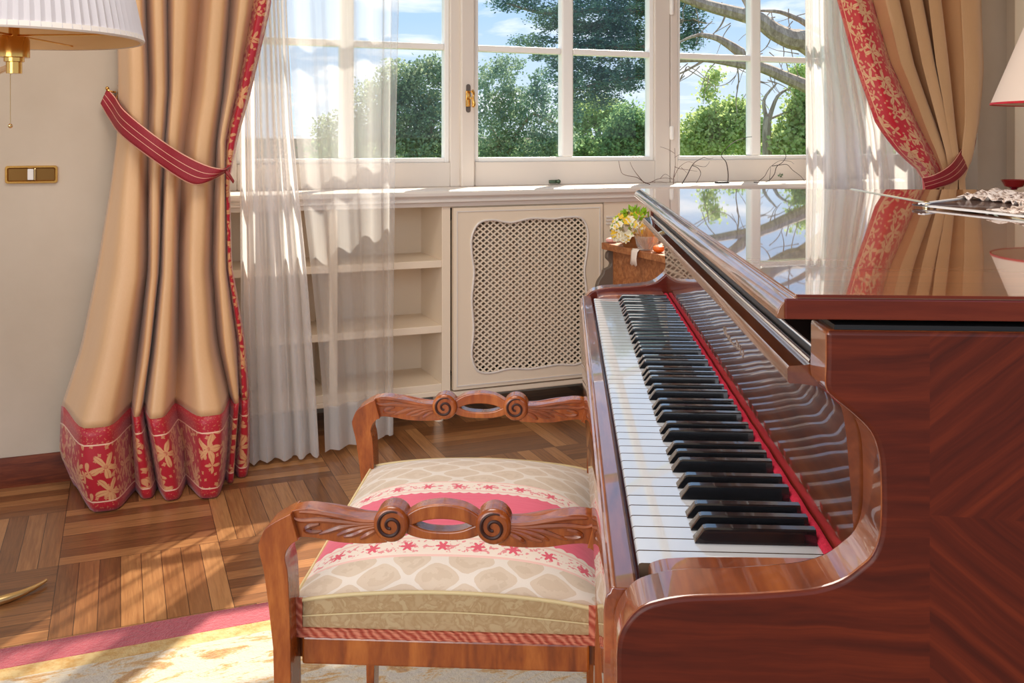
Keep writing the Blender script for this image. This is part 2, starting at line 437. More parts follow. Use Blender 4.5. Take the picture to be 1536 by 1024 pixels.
cream = t.mix(t.m('MULTIPLY', net, .55), base, srgb(236, 230, 222))
pink = t.mix(t.noise(t.mapv(v, scale=(6, 40, 1)), 5, 3), srgb(222, 74, 104), srgb(236, 104, 128))
YC = 1.286
dy = t.m('ABSOLUTE', t.m('SUBTRACT', y, YC))
scal = t.m('MULTIPLY', t.m('ABSOLUTE', t.m('SINE', t.m('MULTIPLY', x, 230.0))), .004)
in_pink = t.m('LESS_THAN', t.m('ADD', dy, scal), .066)
in_lace = t.m('LESS_THAN', dy, .108)
lx = t.m('SUBTRACT', t.m('FRACT', t.m('DIVIDE', x, .044)), .5); ly = t.m('SUBTRACT', dy, .088)
lxm = t.m('MULTIPLY', lx, .044); lr = t.m('SQRT', t.m('ADD', t.m('MULTIPLY', lxm, lxm), t.m('MULTIPLY', ly, ly)))
lth = t.m('ARCTAN2', ly, lxm)
fl = t.m('LESS_THAN', lr, t.m('MULTIPLY', .0095, t.m('ADD', .72, t.m('MULTIPLY', t.m('COSINE', t.m('MULTIPLY', lth, 6.0)), .28))))
sprig = t.m('MULTIPLY', t.m('GREATER_THAN', t.noise(v, 150, 2), .56), t.m('LESS_THAN', t.m('ABSOLUTE', ly), .012))
lace = t.mix(t.m('MAXIMUM', fl, t.m('MULTIPLY', sprig, .7)), srgb(238, 222, 206), srgb(222, 78, 100))
rim = t.m('MAXIMUM', t.m('LESS_THAN', t.m('ABSOLUTE', t.m('SUBTRACT', dy, .106)), .002), t.m('LESS_THAN', t.m('ABSOLUTE', t.m('SUBTRACT', dy, .0715)), .002))
lace = t.mix(t.m('MULTIPLY', rim, .6), lace, srgb(236, 170, 160))
col = t.mix(in_pink, t.mix(in_lace, cream, lace), pink)
t.bsdf(col, .62, Sheen_Weight=.25); t.bump(t.m('ADD', net, t.noise(v, 300, 2)), .18, .001)
M['seat'] = t.mat
t = NT('seat_side_damask'); v = t.coord()
k = t.noise(v, 60, 3, .6, 1.2)
t.bsdf(t.ramp(k, [(.4, srgb(186, 156, 114)), (.52, srgb(172, 138, 94)), (.6, srgb(190, 162, 120))]), .65, Sheen_Weight=.2); t.bump(k, .2, .001)
M['seat_side'] = t.mat
t = NT('rust_braid'); v = t.coord()
k = t.n('ShaderNodeTexWave'); t.set(k.inputs[0], t.mapv(v, scale=(1, 1, 1))); k.inputs['Scale'].default_value = 55; k.inputs['Distortion'].default_value = 5; k.bands_direction = 'DIAGONAL'
t.bsdf(t.mix(k.outputs['Fac'], srgb(166, 66, 44), srgb(214, 130, 100)), .8); t.bump(k.outputs['Fac'], .5, .002)
M['braid'] = t.mat
M['cord'] = plain('cream_cord', srgb(222, 200, 150), .7)

# outdoors
def leaf(name, c1, c2, c3, trans=.45):
    t = NT(name); v = t.coord()
    k = t.noise(v, 1.1, 4, .7); k2 = t.noise(v, 9.0, 2)
    col = t.ramp(t.m('ADD', t.m('MULTIPLY', k, .6), t.m('MULTIPLY', k2, .4)), [(.35, c1), (.5, c2), (.66, c3)])
    d = t.n('ShaderNodeBsdfDiffuse'); tl = t.n('ShaderNodeBsdfTranslucent'); t.set(d.inputs[0], col); t.set(tl.inputs[0], col)
    mx = t.n('ShaderNodeMixShader'); mx.inputs[0].default_value = trans
    t.t.links.new(d.outputs[0], mx.inputs[1]); t.t.links.new(tl.outputs[0], mx.inputs[2]); t.t.links.new(mx.outputs[0], t.out.inputs[0])
    return t.mat
M['leaf_oak'] = leaf('oak_leaves', srgb(88, 118, 108), srgb(142, 164, 128), srgb(214, 216, 172))
M['leaf_grey'] = leaf('grey_green_leaves', srgb(104, 134, 122), srgb(150, 174, 146), srgb(212, 220, 182))
M['leaf_cedar'] = leaf('cedar_needles', srgb(70, 104, 104), srgb(102, 136, 124), srgb(156, 180, 144), .4)
M['leaf_bright'] = leaf('bright_leaves', srgb(140, 170, 104), srgb(186, 204, 134), srgb(236, 238, 184), .5)
M['leaf_hedge'] = leaf('hedge_leaves', srgb(96, 134, 98), srgb(138, 170, 116), srgb(204, 218, 152), .5)
M['bark'] = wood('grey_bark', srgb(120, 104, 90), srgb(164, 146, 128), srgb(204, 186, 166), (14, 14, 2), 2, .9)
M['bark_pale'] = wood('pale_bark', srgb(120, 108, 92), srgb(162, 148, 130), srgb(196, 184, 166), (10, 10, 2), 2, .9)
M['lawn'] = plain('lawn', srgb(96, 128, 60), .95)
# ------------------------------------------------------------------ room shell (wall coordinates)
NW, NC, NG = 3.304, 3.44, 3.70          # wall face, cabinet face, glass plane
m = MB(); m.box(-3.2, 3.86, -3.2, 3.80, -.05, 0); floor = wall_struct('floor', m, M['parquet'], smooth=None)
m = MB(); m.box(-3.2, 4.0, -1.6, 3.80, 2.72, 2.80); wall_struct('ceiling', m, M['ceiling'], smooth=None)
m = MB(); m.box(-3.2, .28, NW, 3.80, 0, 2.72); wall_struct('wall_left', m, M['plaster'], smooth=None)
m = MB(); m.box(3.64, 3.98, NW, 3.80, 0, 2.72); wall_struct('wall_right', m, M['plaster'], smooth=None)
m = MB(); m.box(3.82, 3.98, .6, NW, 0, 2.72); wall_struct('wall_side', m, M['plaster'], smooth=None)
m = MB(); m.box(.28, 3.64, 3.74, 3.80, 0, .80); wall_struct('wall_below_window', m, M['plaster'], smooth=None)
m = MB(); m.box(.28, 3.64, NW, 3.80, 2.44, 2.72); wall_struct('wall_above_window', m, M['plaster'], smooth=None)
m = MB(); m.prism([(NW - .013, 0), (NW - .013, .078), (NW - .008, .0894), (NW, .0894), (NW, 0)], -3.2, .28, 'x')
wall_struct('baseboard_left', m, M['baseboard'], smooth=30)
m = MB(); m.box(3.798, 3.82, 2.2, 3.245, 0, 2.3); wall_struct('trim_1', m, M['cream_paint'], smooth=None, bevel=.006)

# window frame: two posts and three casements
m = MB(); NP = 3.635
for a, b in ((s_at(692, NP), s_at(712, NP)),):
    m.box(a, b, NP, 3.73, .868, 2.44)
m.box(.28, .33, NP, 3.73, .868, 2.44); m.box(3.20, 3.235, NP, 3.73, .868, 2.44); m.box(3.61, 3.64, NP, 3.73, .868, 2.44); m.box(.33, 3.61, NP + .02, 3.73, 2.385, 2.44)
wall_struct('trim_1', m, M['white_paint'], smooth=None, bevel=.005)

def casement(name, s0, s1, g0, gm, g1, label=None):
    z0, z1, mw = .868, 2.385, .05
    gb, gt = .983, 2.30
    m = MB(); nf = 3.66
    m.box(s0, g0 - .02, nf, 3.72, z0, z1); m.box(g1 + .02, s1, nf, 3.72, z0, z1)
    m.box(g0 - .02, g1 + .02, nf, 3.72, z0, gb - .018); m.box(g0 - .02, g1 + .02, nf, 3.72, gt + .018, z1)
    root = wall_struct(name, m, M['white_paint'], smooth=None, bevel=.004)
    b = MB()                                                  # bright glazing bead
    b.box(g0 - .02, g0, 3.674, 3.715, gb - .018, gt + .018); b.box(g1, g1 + .02, 3.674, 3.715, gb - .018, gt + .018)
    b.box(g0, g1, 3.674, 3.715, gb - .018, gb); b.box(g0, g1, 3.674, 3.715, gt, gt + .018)
    b.build('glazing_bead', M['bead_white'], root, smooth=None, bevel=.003)
    u = MB(); u.box(gm - .027, gm + .027, 3.668, 3.715, gb, gt)
    u.build('muntin', M['bead_white'], root, smooth=None, bevel=.008)
    for z in (1.425, 1.865):
        for a, c in ((g0, gm - .027), (gm + .027, g1)):
            u = MB(); u.box(a, c, 3.672, 3.715, z - .013, z + .013); u.build('transom_bar', M['bead_white'], root, smooth=None, bevel=.006)
    zs = [gb, 1.412, 1.438, 1.852, 1.878, gt]
    for i in (0, 2, 4):
        for a, c in ((g0, gm - .027), (gm + .027, g1)):
            g = MB(); g.add([(a, NG, zs[i]), (c, NG, zs[i]), (c, NG, zs[i + 1]), (a, NG, zs[i + 1])], [(0, 1, 2, 3)])
            g.build('glass_pane', M['glass'], root, smooth=None)
    return root
c1 = casement('window_1', .332, 1.268, .415, .805, 1.197)
c2 = casement('window_2', 1.305, 2.228, 1.341, 1.738, 2.133)
c3 = casement('window_3', 2.232, 3.198, 2.288, 2.687, 3.09)
cw4 = casement('window_4', 3.237, 3.608, 3.29, 3.42, 3.55)
# hinge covers between the second and third casement
for za, zb in ((1.115, 1.055), (1.67, 1.60)):
    m = MB(); m.tube([(2.231, 3.652, za), (2.231, 3.652, za - .005), (2.231, 3.652, zb + .005), (2.231, 3.652, zb)], [.006, .0095, .0095, .006], 12)
    m.build('hinge_cover', M['bead_white'], c3)
# window handle on the post
hs = .5 * (s_at(692, NP) + s_at(712, NP)); ht = wall_thing('window_fastener', 'brass window fastener on a dark plate on the white window post', 'window fastener', hs, NP - .001, 1.22)
m = MB(); pl = [(.0095 * math.cos(a), .0095 * math.sin(a) + (.047 if a < PI else -.047)) for a in [PI * i / 8 for i in range(9)] + [PI + PI * i / 8 for i in range(9)]]
m.prism(pl, -.004, 0, 'y'); m.build('backplate', M['dark_iron'], ht, bevel=.001)
m = MB(); m.box(-.013, .005, -.012, -.004, -.033, .03); m.build('lock_case', M['brass'], ht, bevel=.003)
m = MB(); m.tube([(.0, -.012, 0), (.0, -.03, 0)], .0055, 10); m.build('spindle', M['brass'], ht)
m = MB(); m.tube(crom([(.004, -.03, .03), (.012, -.032, .018), (.010, -.032, -.005), (.013, -.032, -.025), (.008, -.032, -.036)], 5), [.004 + .0035 * abs(math.cos(i * .22)) for i in range(21)], 12); m.build('lever', M['brass'], ht)
# small catch on the bottom rail
ss, _, zz = wall_pt(831, 272, 3.655); ct = wall_thing('window_catch', 'small green-grey metal catch on the bottom rail of the window', 'window catch', ss, 3.66, zz)
gm = plain('verdigris', srgb(92, 112, 92), .4, Metallic=.6)
m = MB(); m.box(-.022, .010, -.012, 0, -.008, .006); m.build('catch_plate', gm, ct, bevel=.002)
m = MB(); m.tube([(.014, -.001, 0), (.014, -.018, 0)], .007, 12); m.ball((.014, -.02, 0), .009); m.build('catch_knob', gm, ct)

# ------------------------------------------------------------------ sill, open shelf, radiator cabinet
def wpart(mb, name, mat, root, **kw):
    s0, n0 = root['so'], root['no']
    return mb.build(name, mat, root, loc=(-s0, -n0, 0), **kw)
def wroot(name, label, cat, s, n, group=None):
    r = wall_thing(name, label, cat, s, n, 0, group); r['so'] = s; r['no'] = n; return r

m = MB()
prof = [(3.655, .868), (3.415, .868), (3.408, .864), (3.404, .858), (3.404, .848), (3.409, .842), (3.418, .840), (3.42, .834), (3.416, .829), (3.416, .824), (3.424, .820), (3.43, .806), (3.655, .806)]
m.prism(prof, .285, 3.635, 'x')
sill = m.build('window_sill', M['white_paint'], rz=WA, smooth=25); tag(sill, 'long white moulded window sill running over the built-in cabinets', 'window sill')
m = MB(); m.box(.285, 3.635, 3.655, 3.73, .80, .868); wall_struct('trim_2', m, M['white_paint'], smooth=None)

sh = wroot('built_in_shelf', 'open cream built-in shelf unit under the window, partly behind the sheer', 'shelf unit', .70, 3.55)
m = MB(); m.box(.29, 1.145, 3.71, 3.73, .10, .806); wpart(m, 'back_panel', M['cream_paint'], sh, smooth=None)
for a, b in ((.29, .32), (.69, .72), (1.111, 1.1445)):
    m = MB(); m.box(a, b, NC, 3.71, .10, .806); wpart(m, 'upright', M['cream_paint'], sh, smooth=None, bevel=.002)
for zt in (.606, .363, .146):
    for a, b in ((.32, .69), (.72, 1.111)):
        m = MB(); m.box(a, b, NC + .001, 3.71, zt - .027, zt); wpart(m, 'shelf', M['cream_paint'], sh, smooth=None, bevel=.002)
m = MB(); m.box(.29, 1.1445, NC - .002, 3.70, .10, .119); wpart(m, 'bottom_rail', M['cream_paint'], sh, smooth=None, bevel=.003)
for s in (.34, 1.11):
    m = MB(); m.lathe([(.0, 0), (.017, 0), (.021, .05), (.023, .10), (0, .10)], (s, 3.475, 0), 16); wpart(m, 'foot', M['cream_paint'], sh)

rc = wroot('radiator_cabinet', 'cream radiator cabinet with a wavy-edged lattice door under the window', 'cabinet', 1.465, 3.55)
m = MB(); m.box(1.146, 1.152, 3.47, 3.73, .10, .806); wpart(m, 'side_panel', M['cream_paint'], rc, smooth=None)
m = MB(); m.box(1.780, 1.786, 3.47, 3.73, .10, .806); wpart(m, 'side_panel', M['cream_paint'], rc, smooth=None)
m = MB(); m.box(1.146, 1.786, NC - .004, 3.72, .092, .112); wpart(m, 'base_rail', M['cream_paint'], rc, smooth=None, bevel=.004)
m = MB(); m.box(1.146, 1.786, 3.45, 3.46, .80, .8055); wpart(m, 'top_rail', M['cream_paint'], rc, smooth=None)
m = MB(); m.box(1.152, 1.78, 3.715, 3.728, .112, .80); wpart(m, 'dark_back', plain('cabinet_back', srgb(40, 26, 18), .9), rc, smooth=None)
# wavy opening
cxs, czs = 1.468, .4550
def wavy():
    key = [(-.243, .235), (-.215, .285), (-.16, .296), (-.085, .284), (.0, .297), (.09, .292), (.15, .297), (.215, .291), (.243, .24),
           (.240, .16), (.229, .085), (.238, .0), (.240, -.1), (.243, -.20), (.235, -.262), (.19, -.283), (.11, -.277), (0, -.283), (-.09, -.275), (-.17, -.284), (-.222, -.268),
           (-.243, -.21), (-.236, -.11), (-.243, 0.0), (-.234, .10), (-.243, .17)]
    return crom(key, 5, True)
loop = [(cxs + a, czs + b) for a, b in wavy()]
sL, sR, zB, zT = 1.153, 1.779, .119, .800
def to_rect(p):
    dx, dz = p[0] - cxs, p[1] - czs
    k = 1e9
    if dx > 1e-9: k = min(k, (sR - cxs) / dx)
    if dx < -1e-9: k = min(k, (sL - cxs) / dx)
    if dz > 1e-9: k = min(k, (zT - czs) / dz)
    if dz < -1e-9: k = min(k, (zB - czs) / dz)
    return (cxs + dx * k, czs + dz * k)
m = MB(); nl = len(loop)
outer = [to_rect(p) for p in loop]
for cor in ((sL, zB), (sL, zT), (sR, zB), (sR, zT)):           # snap nearest ring vertex to each corner
    i = min(range(nl), key=lambda q: (outer[q][0] - cor[0]) ** 2 + (outer[q][1] - cor[1]) ** 2); outer[i] = cor
f, bk = NC - .010, NC + .012
rows = [[(p[0], bk, p[1]) for p in outer], [(p[0], f, p[1]) for p in outer], [(p[0], f, p[1]) for p in loop], [(p[0], bk, p[1]) for p in loop]]
m.grid(rows, closed=True)
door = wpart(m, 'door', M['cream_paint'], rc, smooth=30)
m = MB()
r2 = [(cxs + (p[0] - cxs) * 1.03, czs + (p[1] - czs) * 1.025) for p in loop]
m.tube([(p[0], f - .001, p[1]) for p in loop + loop[:1]], .0045, 6, cap=False)
m.build('lattice_rim', M['white_paint'], door)
m = MB()
for (a, b, c, d) in ((sL + .012, sR - .012, zB + .012, zB + .016), (sL + .012, sR - .012, zT - .016, zT - .012), (sL + .012, sL + .016, zB + .016, zT - .016), (sR - .016, sR - .012, zB + .016, zT - .016)):
    m.box(a, b, f - .003, f, c, d)
m.build('bead_line', M['white_paint'], door, smooth=None)
# lattice of crossing strips
m = MB(); px_, pz_ = .0275, .0218; fr = .68
nx, nz = int(.52 / px_) + 1, int(.62 / pz_) + 1
def inside(x, z):
    c = False
    for i in range(nl):
        (x1, z1), (x2, z2) = loop[i], loop[(i + 1) % nl]
        if (z1 > z) != (z2 > z) and x < (x2 - x1) * (z - z1) / (z2 - z1) + x1: c = not c
    return c
for i in range(-nx, nx + 1):
    for j in range(-nz, nz + 1):
        if (i + j) % 2: continue
        x, z = cxs + i * px_ / 2, czs + j * pz_ / 2
        ok = inside(x, z) or any(inside(x + d[0] * .013, z + d[1] * .012) for d in ((1, 0), (-1, 0), (0, 1), (0, -1)))
        if not ok: continue
        o = [(x + px_ / 2, z), (x, z + pz_ / 2), (x - px_ / 2, z), (x, z - pz_ / 2)]
        q = [(x + px_ / 2 * fr, z), (x, z + pz_ / 2 * fr), (x - px_ / 2 * fr, z), (x, z - pz_ / 2 * fr)]
        y0, y1 = NC - .002, NC + .004
        m.grid([[(p[0], y0, p[1]) for p in o], [(p[0], y0, p[1]) for p in q], [(p[0], y1, p[1]) for p in q]], closed=True)
m.build('lattice', M['cream_paint'], door, smooth=None)
# radiator behind the lattice
rad = wroot('radiator', 'pale column radiator glimpsed through the lattice of the cream cabinet door', 'radiator', 1.465, 3.60)
radm = plain('radiator_enamel', srgb(214, 196, 176), .4)
for i in range(8):
    s = 1.225 + i * .069
    m = MB(); m.tube([(s, 3.60, .145), (s, 3.60, .17), (s, 3.60, .72), (s, 3.60, .745)], [.014, .022, .022, .014], 12, squash=(1, 1.6)); wpart(m, 'column', radm, rad)
for z in (.17, .70):
    m = MB(); m.tube([(1.21, 3.60, z), (1.725, 3.60, z)], .014, 10); wpart(m, 'manifold', radm, rad)
for s in (1.25, 1.68):
    m = MB(); m.box(s - .015, s + .015, 3.57, 3.63, .112, .15); wpart(m, 'foot', radm, rad, smooth=None)
# cabinet continuing behind the piano
rp = wroot('built_in_cupboard', 'cream built-in cupboard behind the flower table, right of the lattice door', 'cupboard', 2.5, 3.55)
m = MB(); m.box(1.7875, 3.635, NC, 3.72, .10, .806); wpart(m, 'body', M['cream_paint'], rp, smooth=None, bevel=.002)
m = MB()
for k in range(3): m.box(1.797, 3.62, NC - .006, NC, .742 - k * .013, .750 - k * .013)
wpart(m, 'fluted_moulding', M['white_paint'], rp, smooth=None, bevel=.002)
m = MB(); m.box(1.79, 3.63, NC + .02, 3.6, 0, .10); wpart(m, 'plinth', M['cream_paint'], rp, smooth=None)

# ------------------------------------------------------------------ switch plate
ss, _, zz = wall_pt(47.5, 261.5, NW)
sp = wall_thing('switch_plate', 'brass wall switch plate with one white rocker, left of the drape', 'light switch', ss, NW, zz)
m = MB(); hw, hh = .0725, .027
def rrect(w, h, r, k=5):
    o = []
    for cx_, cz_, a0 in ((w - r, h - r, 0), (-w + r, h - r, PI / 2), (-w + r, -h + r, PI), (w - r, -h + r, 1.5 * PI)):
        o += [(cx_ + r * math.cos(a0 + PI / 2 * i / k), cz_ + r * math.sin(a0 + PI / 2 * i / k)) for i in range(k + 1)]
    return o
A, B, C = rrect(hw, hh, .008), rrect(hw - .006, hh - .006, .005), rrect(hw - .009, hh - .009, .004)
m.grid([[(p[0], 0, p[1]) for p in A], [(p[0], -.007, p[1]) for p in A], [(p[0] * .985, -.009, p[1] * .97) for p in A], [(p[0], -.009, p[1]) for p in B], [(p[0], -.004, p[1]) for p in C]], closed=True)
m.build('frame', M['brass'], sp, smooth=30)
m = MB(); m.add([(p[0], -.004, p[1]) for p in C], [tuple(range(len(C)))[::-1]]); m.build('recess', plain('dark_brass', srgb(128, 92, 48), .3, Metallic=.9), sp, smooth=None)  # recess in a darker brass than the frame
m = MB(); m.box(-.011, .006, -.010, -.004, -.017, .017); m.build('rocker', plain('switch_white', srgb(226, 218, 210), .3), sp, bevel=.002, smooth=None)
m = MB(); m.box(.007, .013, -.011, -.004, -.019, .019); m.build('rocker_edge', M['brass_pale'], sp, bevel=.002, smooth=None)

# ------------------------------------------------------------------ drapery
def drape_rows(levels, px_tab, n_tab, zs, sub):
    """levels: z of the tables; px_tab[k], n_tab[k] per knot; returns rows[z][col] = (s, n, z)"""
    rows = []
    K = len(px_tab)
    for z in zs:
        pk = [lerp_table(sorted(zip(levels, px_tab[k])), z) for k in range(K)]
        nk = [lerp_table(sorted(zip(levels, n_tab[k])), z) for k in range(K)]
        sk = [s_at(p, n) for p, n in zip(pk, nk)]
        row = []
        for k in range(K - 1):
            for j in range(sub):
                t = j / sub; c = .5 - .5 * math.cos(PI * t)
                up = nk[k + 1] > nk[k]; q = t if up else 1 - t; tt = max(0, (q - .30) / .70)
                cc = .16 * q * q + .84 * (.5 - .5 * math.cos(PI * tt)); cc = cc if up else 1 - cc
                row.append((sk[k] + (sk[k + 1] - sk[k]) * (t * .8 + c * .2), nk[k] + (nk[k + 1] - nk[k]) * cc, z))
        row.append((sk[-1], nk[-1], z)); rows.append(row)
    return rows
def add_uv(rows):
    out = []
    for r in rows:
        u = 0; o = []
        for i, p in enumerate(r):
            if i: u += math.dist(p, r[i - 1])
            o.append((u, p[2]))
        out.append(o)
    return out
def wrinkle(rows, amp, seed):
    rr = random.Random(seed)
    ph = [(rr.uniform(3, 9), rr.uniform(4, 16), rr.uniform(0, 6.3)) for _ in range(6)]
    for r in rows:
        for i, p in enumerate(r):
            w = sum(math.sin(p[0] * a * 6 + p[2] * b + c) for a, b, c in ph) / 6
            r[i] = (p[0], p[1] + amp * w, p[2])
    return rows

LV = [2.45, 1.49, 1.21, 1.06, .93, .66, .42, .245, .12, 0.0]
PX = [[176, 176, 178, 176, 168, 146, 122, 93, 90, 112],
      [205, 205, 208, 205, 200, 195, 172, 146, 148, 160],
      [219, 219, 224, 222, 222, 222, 208, 197, 200, 204],
      [236, 236, 240, 236, 232, 230, 219, 204, 212, 222],
      [251, 251, 253, 248, 244, 240, 227, 215, 226, 236],
      [266, 266, 262, 256, 253, 250, 240, 231, 246, 258],
      [300, 300, 288, 278, 272, 268, 268, 263, 275, 280],
      [326, 326, 316, 304, 298, 292, 300, 318, 318, 314],
      [345, 345, 335, 326, 322, 318, 326, 346, 344, 338],
      [364, 364, 345, 331, 333, 331, 340, 354, 349, 345],
      [380, 380, 356, 339, 337, 340, 356, 358, 354, 350],
      [394, 394, 366, 348, 340, 344, 362, 366, 366, 363],
      [406, 406, 376, 356, 344, 347, 367, 373, 374, 373]]
top_r, top_v = 3.13, 3.215
def ncol(t, y0, a, tie, b, c, hem, mid, bot): return [t, y0, a, tie, tie, b, c, hem, mid, bot]
NN = [ncol(3.25, 3.25, 3.25, 3.24, 3.24, 3.25, 3.25, 3.2, 3.24),
      ncol(3.115, 3.115, 3.105, 3.095, 3.045, 3.005, 2.965, 2.955, 2.975),
      ncol(3.275, 3.275, 3.245, 3.205, 3.215, 3.235, 3.15, 3.12, 3.115),
      ncol(3.115, 3.115, 3.105, 3.085, 3.075, 3.055, 3.035, 3.025, 3.035),
      ncol(3.245, 3.245, 3.225, 3.195, 3.205, 3.215, 3.15, 3.12, 3.115),
      ncol(3.115, 3.115, 3.105, 3.075, 3.065, 3.035, 2.995, 2.985, 2.995),
      ncol(3.265, 3.265, 3.245, 3.205, 3.225, 3.245, 3.15, 3.12, 3.115),
      ncol(3.105, 3.105, 3.095, 3.065, 3.045, 3.005, 2.965, 2.955, 2.97),
      ncol(3.275, 3.275, 3.255, 3.205, 3.215, 3.215, 3.15, 3.12, 3.115),
      ncol(3.105, 3.105, 3.095, 3.065, 3.075, 3.065, 3.075, 3.075, 3.075),
      ncol(3.17, 3.17, 3.16, 3.12, 3.14, 3.16, 3.17, 3.17, 3.17),
      ncol(3.115, 3.115, 3.105, 3.085, 3.095, 3.105, 3.105, 3.105, 3.11),
      ncol(3.19, 3.19, 3.18, 3.14, 3.16, 3.18, 3.19, 3.19, 3.19)]
SUB = 9
zs = [2.45, 2.2, 1.9, 1.65] + [1.5 - .05 * i for i in range(25)] + [.265, .245]
zh = [.245, .22, .19, .16, .13, .10, .07, .045, .02, .004]
dl = wroot('drape', 'tan floor-length drape with red floral hem, at the left side of the window', 'curtain', .1, 3.2, 'tan drapes with red floral borders')
rows = wrinkle(drape_rows(LV, PX, NN, zs, SUB), .006, 3)
hrow = wrinkle(drape_rows(LV, PX, NN, zh, SUB), .006, 3)
cut = 10 * SUB
m = MB(); m.grid([r[:cut + 1] for r in rows], add_uv([r[:cut + 1] for r in rows])); wpart(m, 'panel', M['tan'], dl, smooth=80, solid=.004)
m = MB(); sub = [r[cut:] for r in rows]; m.grid(sub, add_uv(sub)); wpart(m, 'edge_border', M['edge_floral'], dl, smooth=80, solid=.004)
m = MB(); u0 = add_uv([hrow[0]])[0]; m.grid(hrow, [[(u0[i][0], p[2]) for i, p in enumerate(r)] for r in hrow]); wpart(m, 'hem_border', M['hem_floral'], dl, smooth=80, solid=.005)

LV2 = [2.45, 1.667, 1.375, 1.12, .995, .92, .878, .79, .40, 0.0]
PX2 = [[1240, 1252, 1281, 1314, 1348, 1377, 1386, 1381, 1370, 1360],
       [1279, 1279, 1308, 1347, 1372, 1392, 1396, 1392, 1388, 1385],
       [1306, 1306, 1336, 1378, 1402, 1413, 1408, 1402, 1405, 1410],
       [1326, 1326, 1351, 1388, 1408, 1417, 1412, 1406, 1415, 1425],
       [1338, 1338, 1364, 1398, 1414, 1420, 1415, 1410, 1425, 1435],
       [1362, 1362, 1384, 1408, 1420, 1424, 1418, 1415, 1435, 1447],
       [1376, 1376, 1394, 1414, 1424, 1427, 1421, 1420, 1442, 1455],
       [1392, 1392, 1404, 1420, 1428, 1430, 1424, 1426, 1450, 1465],
       [1403, 1403, 1413, 1424, 1432, 1433, 1428, 1432, 1458, 1475],
       [1440, 1440, 1447, 1447, 1444, 1441, 1436, 1442, 1468, 1485],
       [1472, 1472, 1475, 1468, 1459, 1448, 1444, 1450, 1475, 1495]]
def flat(v, tie): return [v, v, v, v * .5 + tie * .5, tie, tie, tie, tie, v, v]
NN2 = [flat(3.20, 3.16), flat(3.10, 3.08), flat(3.16, 3.12), flat(3.09, 3.08), flat(3.25, 3.16), flat(3.09, 3.07), flat(3.24, 3.16), flat(3.09, 3.07), flat(3.25, 3.16), flat(3.10, 3.08), flat(3.22, 3.16)]
dr = wroot('drape', 'tan drape swept aside with a wide shiny red floral edge, behind the piano', 'curtain', 3.4, 3.2, 'tan drapes with red floral borders')
zs2 = [2.45, 2.2, 2.0] + [1.85 - .04 * i for i in range(29)] + [.6, .5, .4, .3, .245]
rows = wrinkle(drape_rows(LV2, PX2, NN2, zs2, SUB), .006, 5)
hrow = wrinkle(drape_rows(LV2, PX2, NN2, [.245, .16, .08, .004], SUB), .006, 5)
cut = 2 * SUB
m = MB(); sub = [r[:cut + 1] for r in rows]; m.grid(sub, add_uv(sub)); wpart(m, 'edge_border', M['edge_floral_wide'], dr, smooth=80, solid=.004)
m = MB(); sub = [r[cut:] for r in rows]; m.grid(sub, add_uv(sub)); wpart(m, 'panel', M['tan'], dr, smooth=80, solid=.004)
m = MB(); u0 = add_uv([hrow[0]])[0]; m.grid(hrow, [[(u0[i][0], p[2]) for i, p in enumerate(r)] for r in hrow]); wpart(m, 'hem_border', M['hem_floral'], dr, smooth=80, solid=.005)

def ribbon(upper, lower, ntab, k=6, cross=7, puff=.004):
    """px outlines of a band plus depth per key -> rows of wall points with uv"""
    U = crom([(a[0], a[1], n) for a, n in zip(upper, ntab)], k); L = crom([(a[0], a[1], n) for a, n in zip(lower, ntab)], k)
    rows, uv = [], []; u = 0; last = None
    for a, b in zip(U, L):
        A, B = Vector(wall_pt(*a)), Vector(wall_pt(*b))
        mid = (A + B) / 2
        if last is not None: u += (mid - last).length
        last = mid
        r = []
        for i in range(cross):
            t = i / (cross - 1); p = A.lerp(B, t); p.y -= puff * math.sin(PI * t); r.append(tuple(p))
        rows.append(r); uv.append([(u, i / (cross - 1)) for i in range(cross)])
    return rows, uv
tl_ = wroot('tieback', 'red striped tieback band slanting across the left tan drape', 'curtain tieback', .1, 3.1, 'red curtain tiebacks')
rows, uv = ribbon([(161, 133), (173, 145), (188, 166), (230, 201), (270, 228), (308, 247), (334, 253), (347, 247)],
                  [(151, 156), (164, 178), (183, 204), (224, 236), (262, 263), (290, 277), (312, 272), (342, 256)],
                  [3.275, 3.24, 3.10, 3.03, 3.03, 3.02, 3.02, 3.06])
m = MB(); m.grid(rows, uv); wpart(m, 'band', M['tieback'], tl_, smooth=80, solid=.004)
rows, uv = ribbon([(338, 252), (343, 258), (351, 271)], [(335, 256), (340, 262), (350, 275)], [3.05, 3.04, 3.05], 4, 4)
m = MB(); m.grid(rows, uv); wpart(m, 'tail', M['tieback'], tl_, smooth=80, solid=.003)
tr_ = wroot('tieback', 'red striped tieback band gathering the right drape above the piano lid', 'curtain tieback', 3.4, 3.1, 'red curtain tiebacks')
rows, uv = ribbon([(1464, 186), (1448, 213), (1431, 240), (1417, 253), (1400, 262), (1384, 266)],
                  [(1463, 214), (1456, 243), (1445, 262), (1428, 275), (1406, 282), (1388, 288)],
                  [3.28, 3.16, 3.03, 3.01, 3.01, 3.05])
m = MB(); m.grid(rows, uv); wpart(m, 'band', M['tieback'], tr_, smooth=80, solid=.004)
